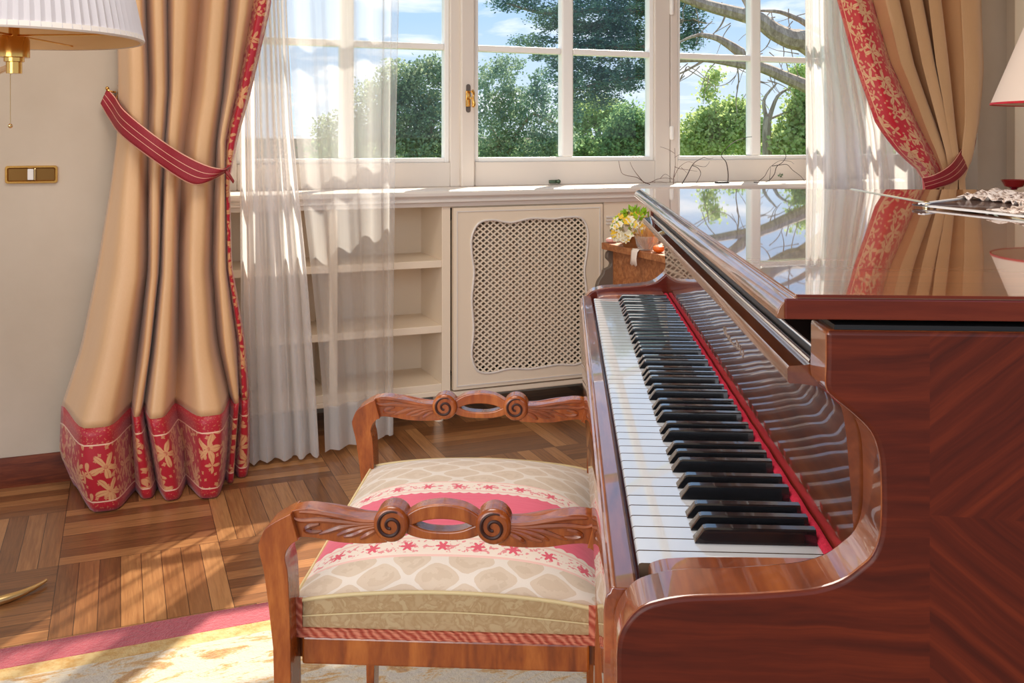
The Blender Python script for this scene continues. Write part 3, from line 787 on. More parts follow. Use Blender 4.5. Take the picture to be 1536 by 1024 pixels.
for (a, nn, ref) in (((162, 137), 3.275, 'small brass tieback hook on the wall holding the left red band'), ((1452, 200), 3.28, 'brass tieback hook behind the right drape')):
    s, n, z = wall_pt(a[0], a[1], nn)
    hk = wall_thing('tieback_hook', ref, 'hook', s, NW, z)
    m = MB(); m.tube(crom([(.02, -.002, 0), (.02, -.03, -.002), (.005, -.036, 0), (-.002, -.034, .006)], 5), .003, 8); m.ball((-.002, -.034, .009), .006); m.build('arm', M['brass'], hk)
    m = MB(); m.lathe([(0, -.022), (.011, -.022), (.011, -.016), (.007, -.006), (.006, .008), (.004, .012), (.007, .02), (0, .026)], (.034, -.025, 0), 14); m.tube([(.034, 0, 0), (.034, -.025, 0)], .004, 8); m.build('finial', M['brass'], hk)

def sheer_panel(name, label, L, Rr, ntop, nbot, pleats, amp, seed, mat, z1, hem_z, group, so, nleft=0.0, cols=14):
    rr = random.Random(seed)
    root = wroot(name, label, 'sheer curtain', so, 3.3, group)
    ph = [0]
    for i in range(pleats): ph.append(ph[-1] + rr.uniform(.6, 1.5))
    tot = ph[-1]; ph = [p / tot for p in ph]
    am = [rr.uniform(.55, 1.25) for _ in range(pleats)]
    def row(z):
        t = (2.45 - z) / 2.45
        a, b = lerp_table(sorted(L), z), lerp_table(sorted(Rr), z)
        n0 = ntop + (nbot - ntop) * t
        o = []
        for i in range(pleats):
            for j in range(cols):
                u = ph[i] + (ph[i + 1] - ph[i]) * j / cols
                w = math.sin(2 * PI * j / cols + .5 * math.sin(z * 1.7 + i)) * am[i]
                n = n0 + amp * (.75 + .6 * t) * w + nleft * t * (1 - u)
                uu = u + .06 * math.sin(4 * PI * j / cols + i) / pleats * .6
                o.append((s_at(a + (b - a) * uu, n), n, z + .0))
        o.append((s_at(b, n0), n0, z)); return o
    zs = [2.45, 2.2, 1.95, 1.7, 1.5, 1.3, 1.1, .9, .7, .55, .42, .33, hem_z]
    m = MB(); m.grid([row(z) for z in zs]); wpart(m, 'voile', mat, root, smooth=80)
    m = MB(); m.grid([row(hem_z - (hem_z - z1) * i / 4) for i in range(5)]); wpart(m, 'hem', M['sheer_hem'], root, smooth=80)
    return root
GS = 'white sheer curtains'
sheer_panel('sheer_curtain', 'gathered opaque white sheer hanging beside the left tan drape', [(2.45, 352), (1.5, 358), (.3, 362), (0, 366)], [(2.45, 428), (1.5, 430), (1.06, 440), (.6, 461), (.2, 474), (0, 479)], 3.27, 3.21, 5, .020, 11, M['sheer_dense'], .012, .165, GS, .45)
sheer_panel('sheer_curtain', 'transparent white sheer hanging in front of the left casement and shelf', [(2.45, 424), (1.5, 430), (1.0, 446), (.6, 468), (.2, 485), (0, 488)], [(2.45, 600), (1.5, 598), (1.0, 593), (.4, 590), (0, 590)], 3.31, 3.31, 4, .013, 23, M['sheer'], .02, .165, GS, .75, nleft=-.11)
sheer_panel('sheer_curtain', 'bright white sheer behind the piano, beside the red-edged drape', [(2.45, 1206), (1.5, 1208), (.9, 1209), (0, 1205)], [(2.45, 1330), (1.5, 1345), (1.1, 1400), (.8, 1420), (0, 1420)], 3.33, 3.33, 10, .018, 31, M['sheer_dense'], .012, .165, GS, 3.0)
m = MB(); m.tube([(-.06, 3.24, 2.47), (3.75, 3.24, 2.47)], .014, 12); m.ball((-.08, 3.24, 2.47), .03); m.ball((3.77, 3.24, 2.47), .03)
rod = m.build('curtain_rod', M['brass'], rz=WA); tag(rod, 'brass curtain rod above the window and drapes', 'curtain rod')
# ------------------------------------------------------------------ the grand piano (room axes: x towards its tail, y along the keyboard)
PO = (.75, 1.36, 0)
piano = thing('grand_piano', 'glossy mahogany grand piano seen along its open keyboard', 'piano', PO)
def pp(mb, name, mat, parent=None, **kw):
    return mb.build(name, mat, parent or piano, loc=(-PO[0], -PO[1], 0) if parent is None else (0, 0, 0), **kw)
Y0, Y1 = .66, 2.062                      # outer faces of the cheeks
YI0, YI1 = .705, 2.017                   # inner faces
KY0, KY1, KZ = .742, 1.968, .7352
arm = crom([(.1743, .9305), (.1743, .9100), (.1742, .892), (.1795, .8845), (.1915, .8748), (.2037, .8625), (.209, .8488), (.2106, .832), (.2108, .808),
            (.2094, .7921), (.2046, .7795), (.1963, .7713), (.1853, .7629), (.1717, .7577), (.1576, .755), (.1301, .7522), (.1101, .7508),
            (.0802, .7489), (.0623, .7453), (.0501, .7404), (.0411, .7311), (.0357, .7206), (.0339, .7083), (.0339, .69), (.0339, .64), (.0345, .618)], 4)
outline = [(.72, .9305)] + arm + [(.72, .618)]
# cheeks: profiled boards, lighter polished edge, veneered outside
for nm, a, b in (('treble_cheek', Y0, YI0), ('bass_cheek', YI1, Y1)):
    m = MB(); m.prism(outline, a, b, 'y', mi=0, side_mi=1)
    pp(m, 'cheek', [M['chevron'] if nm == 'treble_cheek' else M['case_red'], M['case_wood']], smooth=35, bevel=.005, bseg=3)
# case rim behind the cheeks, bent side and tail
rim = crom([(.72, Y0 + .001), (.95, .675), (1.12, .78), (1.22, .98), (1.30, 1.22), (1.42, 1.42), (1.54, 1.60), (1.585, 1.80), (1.53, 1.98), (1.40, 2.055), (1.25, Y1 - .001)], 8)
m = MB(); inner = []
for i, p in enumerate(rim):
    a = Vector(rim[max(i - 1, 0)]); b = Vector(rim[min(i + 1, len(rim) - 1)]); d = (b - a).normalized(); inner.append((p[0] - d.y * .04, p[1] + d.x * .04))
ring = [[(p[0], p[1], .618) for p in rim], [(p[0], p[1], .9305) for p in rim], [(q[0], q[1], .9305) for q in inner], [(q[0], q[1], .618) for q in inner], [(p[0], p[1], .618) for p in rim]]
m.grid(ring); m.box(.72, 1.26, YI1, Y1 - .001, .618, .9305); pp(m, 'rim', M['case_red'], smooth=40)
deckp = [(.10, YI0 + .002), (.72, YI0 + .002)] + inner + [(.10, YI1 - .002)]
m = MB(); m.prism(deckp, .618, .66, 'z'); pp(m, 'bottom_board', M['case_red'], smooth=None)
m = MB(); m.prism([(.262, YI0 + .002)] + [(.72, YI0 + .002)] + inner + [(.262, YI1 - .002)], .66, .912, 'z'); pp(m, 'case_interior', M['black'], smooth=None)

# lid: thick top with a stepped edge and a rounded front; front flap and main lid meet at a hinge
zt, zb_ = .9536, .9372
def lid_outline(off):
    o = [(.72, Y0 + .004 - off)] + [(p[0] + off, p[1]) for p in rim[6:-10]]
    return o
HX = .5925
front = [(.1425 + .5 * .0, .9372)]
nose = [(.1546, .9536), (.1546, .9515)] + [(.1546 - .0121 * math.sin(PI / 2 * i / 7), .9372 + .0138 * math.cos(PI / 2 * i / 7)) for i in range(8)] + [(.1445, .9366)]
flap_prof = nose + [(HX - .0008, .9366), (HX - .0008, .9536)]
m = MB(); m.prism(flap_prof, Y0 + .006, Y1 - .006, 'y'); lid = pp(m, 'lid_flap', [M['lid_wood']], smooth=30, bevel=.0012)
m = MB(); m.box(.156, HX - .001, Y0 + .0045, Y0 + .0075, .9516, .9535); m.build('lid_lip', M['case_red'], lid, smooth=None)
m = MB(); m.box(.1475, HX - .001, Y0 + .0035, Y0 + .0065, .9368, .9508); m.build('lid_edge', M['case_red'], lid, smooth=None, bevel=.001)
main = [(HX + .0008, Y0 + .006), (.72, Y0 + .006)] + rim[2:-2] + [(1.25, Y1 - .006), (HX + .0008, Y1 - .006)]
m = MB(); m.prism(main, .9366, .9536, 'z'); pp(m, 'lid', M['lid_wood'], smooth=30, bevel=.0015)
m = MB(); m.tube([(HX, Y0 + .01, .9534), (HX, Y1 - .01, .9534)], .0022, 8); pp(m, 'lid_hinge', M['brass_pale'])

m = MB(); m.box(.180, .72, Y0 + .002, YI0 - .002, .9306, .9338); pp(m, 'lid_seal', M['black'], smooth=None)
# key slip with moulded front
prof = [(.0515, .700), (.0515, .7305), (.0495, .7325), (.0365, .7325), (.0348, .7335), (.0325, .7325), (.0312, .729), (.0290, .7275), (.0278, .723), (.0268, .715), (.0268, .648), (.045, .640), (.09, .640), (.09, .700)]
m = MB(); m.prism(prof, YI0 + .001, YI1 - .001, 'y'); pp(m, 'key_slip', M['case_wood'], smooth=25, bevel=.001)
m = MB(); m.box(.052, .30, YI0 + .001, YI1 - .001, .66, .712); pp(m, 'key_bed', M['case_red'], smooth=None)
# key blocks
for a, b in ((YI0 + .001, KY0 - .001), (KY1 + .001, YI1 - .001)):
    pr = crom([(.062, .712), (.062, .733), (.068, .7385), (.082, .741), (.12, .7425), (.1985, .7435)], 4) + [(.1985, .712)]
    m = MB(); m.prism(pr, a, b, 'y'); pp(m, 'key_block', M['case_wood'], smooth=40, bevel=.0015)
# keys
pitch = (KY1 - KY0) / 52
def white_mesh():
    m = MB(); w = pitch - .0018; x0 = .0545
    pr = [(x0 + .002, KZ - .020), (x0 + .0005, KZ - .0035), (x0, KZ - .0022), (x0 + .0008, KZ - .0006), (x0 + .0025, KZ), (.205, KZ), (.205, KZ - .020)]
    m.prism([(a - .0545, b - KZ) for a, b in pr], -w / 2, w / 2, 'y', mi=1, side_mi=0); return m
def black_mesh():
    m = MB(); xb, xe = .1025, .1985
    lo, hi = .0068, .0050; h = .0118
    xs = [(xb, .0004, lo), (xb + .001, .002, lo * .97), (xb + .0075, h * .93, hi * 1.04), (xb + .0105, h, hi), (xe, h, hi)]
    rows = []
    for x, z, w in xs: rows.append([(x - xb, -lo, 0), (x - xb, -w, z - .0012 if z > .003 else z), (x - xb, -w + .0012, z), (x - xb, w - .0012, z), (x - xb, w, z - .0012 if z > .003 else z), (x - xb, lo, 0)])
    m.grid(rows); m.add(rows[0], [tuple(range(6))]); m.add(rows[-1], [tuple(range(6))[::-1]]); return m
wk = white_mesh().build('white_key', [M['white_key'], M['key_side']], piano, smooth=40)
bk_ = black_mesh().build('black_key', M['black_key'], piano, smooth=30)
seq = 'CBAGFED'
for i in range(52):
    o = wk if i == 0 else wk.copy()
    if i: COL.objects.link(o)
    y = KY0 + pitch * (i + .5); o.parent = piano; o.location = (.0545 - PO[0], y - PO[1], KZ)
first = True
for i in range(51):
    a, b = seq[i % 7], seq[(i + 1) % 7]
    if a + b not in ('BA', 'AG', 'GF', 'ED', 'DC'): continue
    off = {'BA': -.0022, 'AG': 0, 'GF': .0022, 'ED': -.0018, 'DC': .0018}[a + b]
    o = bk_ if first else bk_.copy()
    if not first: COL.objects.link(o)
    first = False; o.parent = piano; o.location = (.1025 - PO[0], KY0 + pitch * (i + 1) + off - PO[1], KZ + .0003)
m = MB(); m.tube([(.2035, YI0 + .02 + .02 * i, KZ + .0025 + .0006 * math.sin(i * 1.9)) for i in range(65)], .0046, 8, squash=(1.0, .8)); pp(m, 'name_felt', M['felt'])
# fallboard: concave polished board with an overhanging lip
face = crom([(.2085, .7375), (.2065, .762), (.2040, .80), (.2020, .825), (.1998, .850), (.1955, .8690), (.1850, .8790), (.1730, .8822), (.1600, .8832)], 5)
back = [(.1588, .8845), (.1586, .8935), (.1598, .8955), (.1725, .8965), (.1752, .8972), (.20, .8972), (.226, .872), (.226, .7375)]
m = MB(); m.prism(face + back, YI0 + .001, YI1 - .001, 'y'); fb = pp(m, 'fallboard', M['fall_wood'], smooth=40)
m = MB(); m.tube([(.1765, YI0 + .003, .8985), (.1765, YI1 - .003, .8985)], .0022, 8); m.build('hinge_rod', M['nickel'], fb)
m = MB(); m.tube([(.1785, YI0 + .003, .9085), (.1785, YI1 - .003, .9085)], .0014, 8); m.build('hinge_rod', M['nickel'], fb)
m = MB(); m.box(.179, .262, YI0 + .003, YI1 - .003, .897, .909); pp(m, 'music_shelf', M['black'], smooth=None)
# inlaid marks of the maker's lettering on the fallboard (illegible in the photograph)
m = MB(); rr = random.Random(4)
for i in range(11):
    y = 1.13 + i * .013; z = .812
    for j in range(rr.randint(2, 3)):
        a = (y + rr.uniform(-.005, .005), z + rr.uniform(-.007, .007)); b = (y + rr.uniform(-.005, .005), z + rr.uniform(-.007, .007))
        fx = lambda zz: .2040 - (zz - .80) * .10 - .0001
        m.tube([(fx(a[1]), a[0], a[1]), (fx((a[1] + b[1]) / 2), (a[0] + b[0]) / 2 + rr.uniform(-.003, .003), (a[1] + b[1]) / 2), (fx(b[1]), b[0], b[1])], .0006, 5)
m.build('inlaid_lettering', plain('inlay', srgb(170, 150, 136), .4), fb)
# legs and pedal lyre below
for (x, y) in ((.20, .78), (.20, 1.94), (1.38, 1.75)):
    m = MB()
    z0 = .0125 if x < 1 else 0
    m.lathe([(0, z0), (.03, z0), (.034, .05), (.028, .07), (.05, .30), (.062, .52), (.07, .618), (0, .618)], (x, y, 0), 24); pp(m, 'leg', M['case_red'])
m = MB(); m.box(.34, .40, 1.27, 1.30, .10, .618); m.box(.34, .40, 1.42, 1.45, .10, .618); m.box(.31, .43, 1.24, 1.48, .06, .10); pp(m, 'lyre', M['case_red'], smooth=None, bevel=.006)
for k in range(3):
    m = MB(); m.tube([(.33, 1.30 + k * .06, .07), (.25, 1.30 + k * .06, .06), (.20, 1.30 + k * .06, .05)], [.006, .01, .014], 8, squash=(1, .5)); pp(m, 'pedal', M['brass'])

# ------------------------------------------------------------------ stool with carved arms
SO = (-.142, 1.36, 0)
stool = thing('piano_stool', 'carved walnut piano stool with scrolled arms and striped damask seat', 'stool', SO)
def sp_(mb, name, mat, parent=None, **kw):
    return mb.build(name, mat, parent or stool, loc=(-SO[0], -SO[1], 0) if parent is None else (0, 0, 0), **kw)
YA = 1.10
def ax(px, py):
    t = (px - CX) / F; dx, dy = t * ca - sa, t * sa + ca; k = YA / dy
    return (dx * k, CZ + k * (HY - py) / F)
XM = -.1424
mir = lambda pts: [(2 * XM - x, z) for x, z in pts]
leg_out = [ax(*p) for p in [(438, 767), (416.5, 778), (400, 790), (391, 810), (390, 818), (393, 833), (398, 854), (405, 904), (409, 940), (412, 968)]]
leg_in = [ax(*p) for p in [(438, 968), (436.5, 913), (434, 858), (430, 838), (430, 830), (433.5, 820), (442, 810.5), (449, 808)]]
low = [(leg_out[-1][0] + .004, .30), (leg_out[-1][0] + .010, .0125)]
lowi = [(leg_in[0][0] - .004, .0125), (leg_in[0][0] + .002, .30)]
leg_poly = crom(leg_out, 4) + low + lowi + crom(leg_in, 4)
def arm_half():
    top = crom([ax(*p) for p in [(434, 768.5), (446, 765), (460, 764), (475, 765.5), (498, 771), (518, 776.5), (544, 780), (566, 781)]], 4)
    bot = crom([ax(*p) for p in [(580, 815), (571, 816), (544, 817), (507, 814.8), (482, 810), (458, 807), (446, 808)]], 4)
    return top + bot
loop_top = crom([ax(*p) for p in [(600, 788), (608, 775), (626, 764), (644, 759.5), (663, 758)]], 4)
loop_top_in = crom([ax(*p) for p in [(663, 781), (648, 781.5), (633, 784), (619, 789), (606, 795)]], 4)
loop_bot_in = crom([ax(*p) for p in [(606, 784), (619, 790), (633, 796), (648, 799), (663, 800)]], 4)
loop_bot = crom([ax(*p) for p in [(663, 812.5), (648, 812.2), (633, 810.5), (617, 806.5), (600, 799)]], 4)
def sym_bar(a, b):     # a: left->centre upper curve, b: centre->left lower curve
    return a + mir(a)[::-1][1:] + mir(b)[::-1] + b[1:]
top_bar = loop_top + mir(loop_top)[::-1][1:] + mir(loop_top_in)[::-1] + loop_top_in[1:]
bot_bar = loop_bot_in + mir(loop_bot_in)[::-1][1:] + mir(loop_bot)[::-1] + loop_bot[1:]
sc_c = ax(586.5, 786.5); sc_r = .0206
TH = .030
for yc in (1.115, 1.601):
    ya, yb = yc - TH / 2, yc + TH / 2
    m = MB()
    m.prism(arm_half(), ya + .003, yb - .003, 'y'); ar = sp_(m, 'armrest', M['stool_wood'], smooth=35, bevel=.007, bseg=4)
    m = MB(); m.prism(mir(arm_half()), ya + .003, yb - .003, 'y'); m.build('arm_end', M['stool_wood'], ar, smooth=35, bevel=.007, bseg=4)
    for bar in (top_bar, bot_bar):
        m = MB(); m.prism(bar, ya + .004, yb - .004, 'y'); m.build('loop_bar', M['stool_wood'], ar, smooth=50, bevel=.009, bseg=4)
    for sgn in (0, 1):
        f1 = (lambda q: q) if not sgn else mir
        c = f1([sc_c])[0]
        m = MB(); circ = [(c[0] + sc_r * math.cos(2 * PI * i / 28), c[1] + sc_r * math.sin(2 * PI * i / 28)) for i in range(28)]
        m.prism(circ, ya - .003, yb + .003, 'y')
        s_ = m.build('scroll', M['stool_wood'], ar, smooth=35, bevel=.005, bseg=3)
        m = MB()
        for ys in (ya - .0036, yb + .0036):                       # raised dark spiral on both faces, groove shade put into its colour
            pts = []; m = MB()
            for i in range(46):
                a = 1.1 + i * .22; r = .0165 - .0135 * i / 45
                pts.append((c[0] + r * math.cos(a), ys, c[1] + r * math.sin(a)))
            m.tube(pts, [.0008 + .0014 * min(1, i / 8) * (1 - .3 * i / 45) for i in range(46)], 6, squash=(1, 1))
            m.build('spiral_groove', M['groove'] if 'groove' in M else M.setdefault('groove', plain('carving_groove_shade', srgb(58, 22, 10), .5)), ar)
        m = MB()
        leaf_lines = [[(566, 786), (545, 786), (515, 784), (480, 781), (450, 782), (438, 777)],
                      [(566, 787), (540, 787), (515, 791), (495, 797), (478, 802)],
                      [(566, 788), (540, 792), (520, 798), (505, 804)],
                      [(564, 791), (545, 796), (530, 803), (515, 806)],
                      [(562, 797), (550, 803), (540, 809)],
                      [(478, 787), (465, 790), (458, 795), (468, 799), (482, 798)],
                      [(566, 783), (540, 782), (505, 775), (475, 770), (448, 769)]]
        for ys in (ya + .0025, yb - .0025):
            for L in leaf_lines:
                q = crom([ax(*p) for p in L], 5); q = f1(q)
                n_ = len(q); m.tube([(p[0], ys, p[1]) for p in q], [.0010 + .0024 * math.sin(PI * min(.98, .12 + .88 * i / n_)) for i in range(n_)], 6)
        m.build('leaf_carving', M['carve_wood'], ar)
for yc in (1.115, 1.601):
    for f1 in ((lambda q: q), mir):
        m = MB(); m.prism(f1(leg_poly), yc - .0215, yc + .0215, 'y'); sp_(m, 'leg', M['stool_wood'], smooth=45, bevel=.010, bseg=4)
XL, XR = -.3115, .0265
m = MB(); m.box(XL, XR, 1.122, 1.146, .4405, .4735); sp_(m, 'seat_rail', M['stool_wood'], smooth=None, bevel=.003)
m = MB(); m.box(XL, XR, 1.570, 1.594, .4405, .4735); sp_(m, 'seat_rail', M['stool_wood'], smooth=None, bevel=.003)
for xa in (XL - .016, XR - .008):
    m = MB(); m.box(xa, xa + .024, 1.137, 1.579, .4405, .4735); sp_(m, 'seat_rail', M['stool_wood'], smooth=None, bevel=.003)
# upholstery: crowned top, upright sides
xa, xb, ya, yb = XL - .012, XR + .012, 1.124, 1.594
def crown(u, v):
    e = (1 - (2 * u - 1) ** 6) * (1 - (2 * v - 1) ** 4)
    return .5125 + .0165 * (1 - (2 * u - 1) ** 2) ** .8 * (v < .02 or v > .98) * 1.0 + (.034 * (1 - (2 * u - 1) ** 4) ** .9 * (1 - abs(2 * v - 1) ** 3) if .0 < v < 1 else 0) + (.0165 * (1 - (2 * u - 1) ** 2) ** .8 if .02 <= v <= .98 else 0)
n1, n2 = 26, 34
rows = []
for j in range(n2 + 1):
    v = j / n2; row = []
    for i in range(n1 + 1):
        u = i / n1
        x = xa + (xb - xa) * u; y = ya + (yb - ya) * v
        if v < .02: y += .0
        row.append((x, y, crown(u, v)))
    rows.append(row)
m = MB(); m.grid(rows); seat = sp_(m, 'seat_top', M['seat'], smooth=60)
top_edge = [rows[0][i] for i in range(n1 + 1)] + [rows[j][n1] for j in range(1, n2 + 1)] + [rows[n2][i] for i in range(n1 - 1, -1, -1)] + [rows[j][0] for j in range(n2 - 1, 0, -1)]
m = MB(); m.grid([[(p[0] + (p[0] - SO[0]) * .004, p[1] + (-.002 if p[1] < 1.2 else .002 if p[1] > 1.55 else 0), .4736) for p in top_edge], [(p[0], p[1], .4736 * .35 + p[2] * .65) for p in top_edge], top_edge], closed=True)
sp_(m, 'seat_side', M['seat_side'], smooth=60)
m = MB(); m.tube([(p[0], p[1] - (.002 if p[1] < 1.2 else 0), p[2] + .0005) for p in top_edge] + [top_edge[0]], .0022, 6, cap=False); sp_(m, 'piping', M['cord'])
m = MB(); m.tube([(xa + .012 + (xb - xa - .024) * i / 20, ya - .0022, .4736 + .024 + .009 * math.sin(PI * i / 20)) for i in range(21)], .0009, 6); sp_(m, 'piping', M['cord'])
m = MB(); b = .0045
m.box(xa - .001, xb + .001, ya - b, ya - .001, .4737, .4845); m.box(xa + .001, xa + .013, ya - b, ya - .001, .4845, .519); m.box(xb - .013, xb - .001, ya - b, ya - .001, .4845, .519)
m.box(xa - .003, xa, ya, yb, .4737, .4845); m.box(xb, xb + .003, ya, yb, .4737, .4845)
sp_(m, 'braid_trim', M['braid'], smooth=None)
m = MB()
for zc in (.4755, .4835): m.tube([(xa + (xb - xa) * i / 60, ya - b, zc + .0006 * math.sin(i * 2.1)) for i in range(61)], .0016, 6)
for xx in (xa + .003, xb - .003): m.tube([(xx, ya - b, .4755 + .045 * i / 12) for i in range(13)], .002, 6)
sp_(m, 'braid_cord', M['braid'])

# ------------------------------------------------------------------ rug
rug = wroot('rug', 'cream and gold patterned rug with a rose border, under the piano stool', 'rug', .4, 1.2)
RS0, RS1, RN0, RN1 = -1.6, 1.9, -.6, 2.236
bw = .088
m = MB()
m.box(RS0, RS1, RN1 - bw, RN1, .0005, .012); m.box(RS0, RS1, RN0, RN0 + bw, .0005, .012)
m.box(RS0, RS0 + bw, RN0 + bw, RN1 - bw, .0005, .012); m.box(RS1 - bw, RS1, RN0 + bw, RN1 - bw, .0005, .012)
wpart(m, 'border', M['rug_red'], rug, smooth=None, bevel=.003)
m = MB(); m.box(RS0 + bw, RS1 - bw, RN0 + bw, RN1 - bw - .045, .0005, .0122); wpart(m, 'field', M['rug_field'], rug, smooth=None)
m = MB(); m.box(RS0 + bw, RS1 - bw, RN1 - bw - .045, RN1 - bw, .0005, .0121); wpart(m, 'gold_band', M['rug_gold'], rug, smooth=None)
# ------------------------------------------------------------------ brass swing-arm lamp at the left
LP_ = Vector((-1.4065, 2.2508, 0))
lamp = thing('swing_arm_lamp', 'brass swing-arm floor lamp with a white pleated shade, cut off at upper left', 'lamp', LP_)
def lp(mb, name, mat, **kw): return mb.build(name, mat, lamp, loc=tuple(-LP_), **kw)
m = MB(); arc = [(LP_.x + .172 * math.cos(math.radians(a)), LP_.y + .172 * math.sin(math.radians(a)), .0095) for a in range(-6, -186, -5)]
m.tube(arc, [.0035 + .0065 * min(1, i / 7, (len(arc) - 1 - i) / 7) for i in range(len(arc))], 10); lp(m, 'foot', plain('satin_brass', srgb(238, 206, 146), .32, Metallic=1.0))
m = MB(); m.tube([(LP_.x + .172 * math.cos(math.radians(-95)), LP_.y + .172 * math.sin(math.radians(-95)), .012), (LP_.x, LP_.y, .03), (LP_.x, LP_.y, 1.25)], .011, 12); m.ball((LP_.x, LP_.y, 1.27), .02); lp(m, 'pole', M['brass'])
SC = Vector((-1.0835, 1.84, 0))
m = MB(); m.tube([(LP_.x, LP_.y, 1.2035), (SC.x, SC.y, 1.2035)], .0065, 12); lp(m, 'arm', M['brass'])
m = MB(); m.lathe([(0, 1.187), (.0145, 1.187), (.0145, 1.209), (.0185, 1.210), (.0185, 1.2175), (.0285, 1.2185), (.0285, 1.252), (.0265, 1.258), (0, 1.258)], SC, 28); lp(m, 'socket', M['brass'], smooth=30)
m = MB(); m.lathe([(.010, 1.255), (.010, 1.40), (0, 1.40)], SC, 16); m.tube([(SC.x - .225, SC.y, 1.262), (SC.x + .225, SC.y, 1.262)], .002, 6); m.tube([(SC.x, SC.y - .225, 1.262), (SC.x, SC.y + .225, 1.262)], .002, 6); lp(m, 'stem', M['brass'])
m = MB()
for i in range(36): m.ball((SC.x + .002, SC.y - .016, 1.185 - i * .0027), .00135, 6, 4)
ch = lp(m, 'pull_chain', M['brass_pale']); m = MB(); m.ball((SC.x + .002, SC.y - .016, 1.084), .0045, 12, 8); m.build('pull_ball', M['brass_pale'], ch)
pl = 84
m = MB(); wob = lambda k: 1 + (.020 if k % 2 else -.0)
m.lathe([(.236, 1.258), (.2335, 1.268), (.196, 1.45), (.150, 1.66)], SC, pl * 2, wob=wob); lp(m, 'shade', plain('pleated_silk', srgb(206, 200, 203), .7), smooth=25)
m = MB(); m.lathe([(.2385, 1.2535), (.2405, 1.257), (.2385, 1.2665), (.233, 1.2665), (.232, 1.2535), (.2385, 1.2535)], SC, 72); lp(m, 'shade_trim', plain('shade_trim', srgb(236, 226, 216), .6))
m = MB(); m.lathe([(.2315, 1.2545), (.192, 1.45), (.146, 1.66)], SC, 72); lp(m, 'shade_lining', plain('shade_lining', srgb(226, 190, 140), .5))

# ------------------------------------------------------------------ console, cone lamp and red bowl behind the piano
con = thing('console_table', 'walnut console table hidden behind the piano, under the cone lamp', 'table', (1.36, 2.53, 0))
m = MB(); m.box(-.33, .33, -.125, .125, .898, .921); m.build('table_top', M['old_wood'], con, smooth=None, bevel=.004)
m = MB(); m.box(-.31, .31, -.11, .11, .82, .898); m.build('apron', M['old_wood'], con, smooth=None)
for x in (-.29, .29):
    for y in (-.09, .09):
        m = MB(); m.tube([(x, y, 0), (x, y, .4), (x, y, .82)], [.012, .018, .022], 12); m.build('leg', M['old_wood'], con)
cl_ = thing('table_lamp', 'table lamp with a white cone shade edged in red, at the right edge', 'lamp', (1.305, 2.54, .921))
m = MB(); m.lathe([(.0, 0), (.09, 0), (.092, .006), (.110, .03), (.122, .13), (.125, .185), (.09, .21), (.02, .22), (0, .22)], seg=40); m.build('base', plain('cream_ceramic', srgb(226, 204, 178), .35), cl_)
m = MB(); m.tube([(0, 0, .21), (0, 0, .41)], .008, 10); m.build('stem', M['brass'], cl_)
m = MB(); m.lathe([(.2055, .2275), (.125, .432)], seg=64); m.lathe([(.2035, .2275), (.123, .432)], seg=64)
m.build('shade', plain('parchment_shade', srgb(248, 226, 208), .7), cl_)
m = MB(); m.lathe([(.2065, .2262), (.2055, .2318), (.203, .2318), (.203, .2262), (.2065, .2262)], seg=64); m.build('shade_trim', plain('red_trim', srgb(206, 20, 40), .6), cl_)
bw_ = thing('footed_bowl', 'small dark red footed bowl standing left of the cone lamp', 'bowl', (1.150, 2.585, .921)); bw_.location.x = 1.162
m = MB(); m.lathe([(0, 0), (.014, 0), (.013, .003), (.007, .007), (.012, .011), (.022, .014), (.032, .031), (.0305, .0315), (.021, .017), (0, .0155)], seg=32); m.build('bowl', plain('red_glass', srgb(116, 8, 24), .12, Coat_Weight=.6), bw_)

# ------------------------------------------------------------------ flower table against the cabinets
T0, TN0, TN1, TZ = 1.70, 2.78, 3.29, .664
ft = wroot('side_table', 'small walnut side table under the flowers, behind the far end of the keyboard', 'table', 2.0, 3.03)
m = MB(); pr = [(TN0, TZ - .026), (TN0 - .004, TZ - .018), (TN0 - .004, TZ - .010), (TN0, TZ - .003), (TN0 + .004, TZ), (TN1, TZ), (TN1, TZ - .026)]
m.prism([(a, b) for a, b in pr], T0, 2.34, 'x'); wpart(m, 'table_top', M['old_wood'], ft, smooth=None, bevel=.003)
m = MB(); m.box(T0 + .035, 2.30, TN0 + .03, TN1 - .02, .12, TZ - .026); wpart(m, 'body', M['old_wood'], ft, smooth=None, bevel=.006)
m = MB(); m.prism(crom([(2.82, .62), (2.83, .585), (2.90, .56), (3.02, .55), (3.10, .53), (3.12, .50), (3.05, .49), (2.92, .50), (2.80, .55), (2.79, .60)], 4, True), T0 + .018, T0 + .036, 'x'); wpart(m, 'carved_scroll', M['old_wood'], ft, bevel=.004)
m = MB(); sc = crom([(1.735, .638), (1.715, .628), (1.712, .605), (1.728, .588), (1.722, .572), (1.700, .562), (1.694, .545), (1.675, .52), (1.670, .49), (1.70, .47), (1.75, .46), (1.75, .638)], 4)
m.prism(sc, 3.262, 3.285, 'y'); wpart(m, 'bracket', plain('dark_bracket', srgb(110, 96, 84), .5), ft, smooth=40, bevel=.003)
for s in (T0 + .06, 2.28):
    for n in (TN0 + .05, TN1 - .05):
        m = MB(); m.tube([(s, n, 0), (s, n, .05), (s, n, .12)], [.016, .022, .03], 12); wpart(m, 'foot', M['old_wood'], ft)

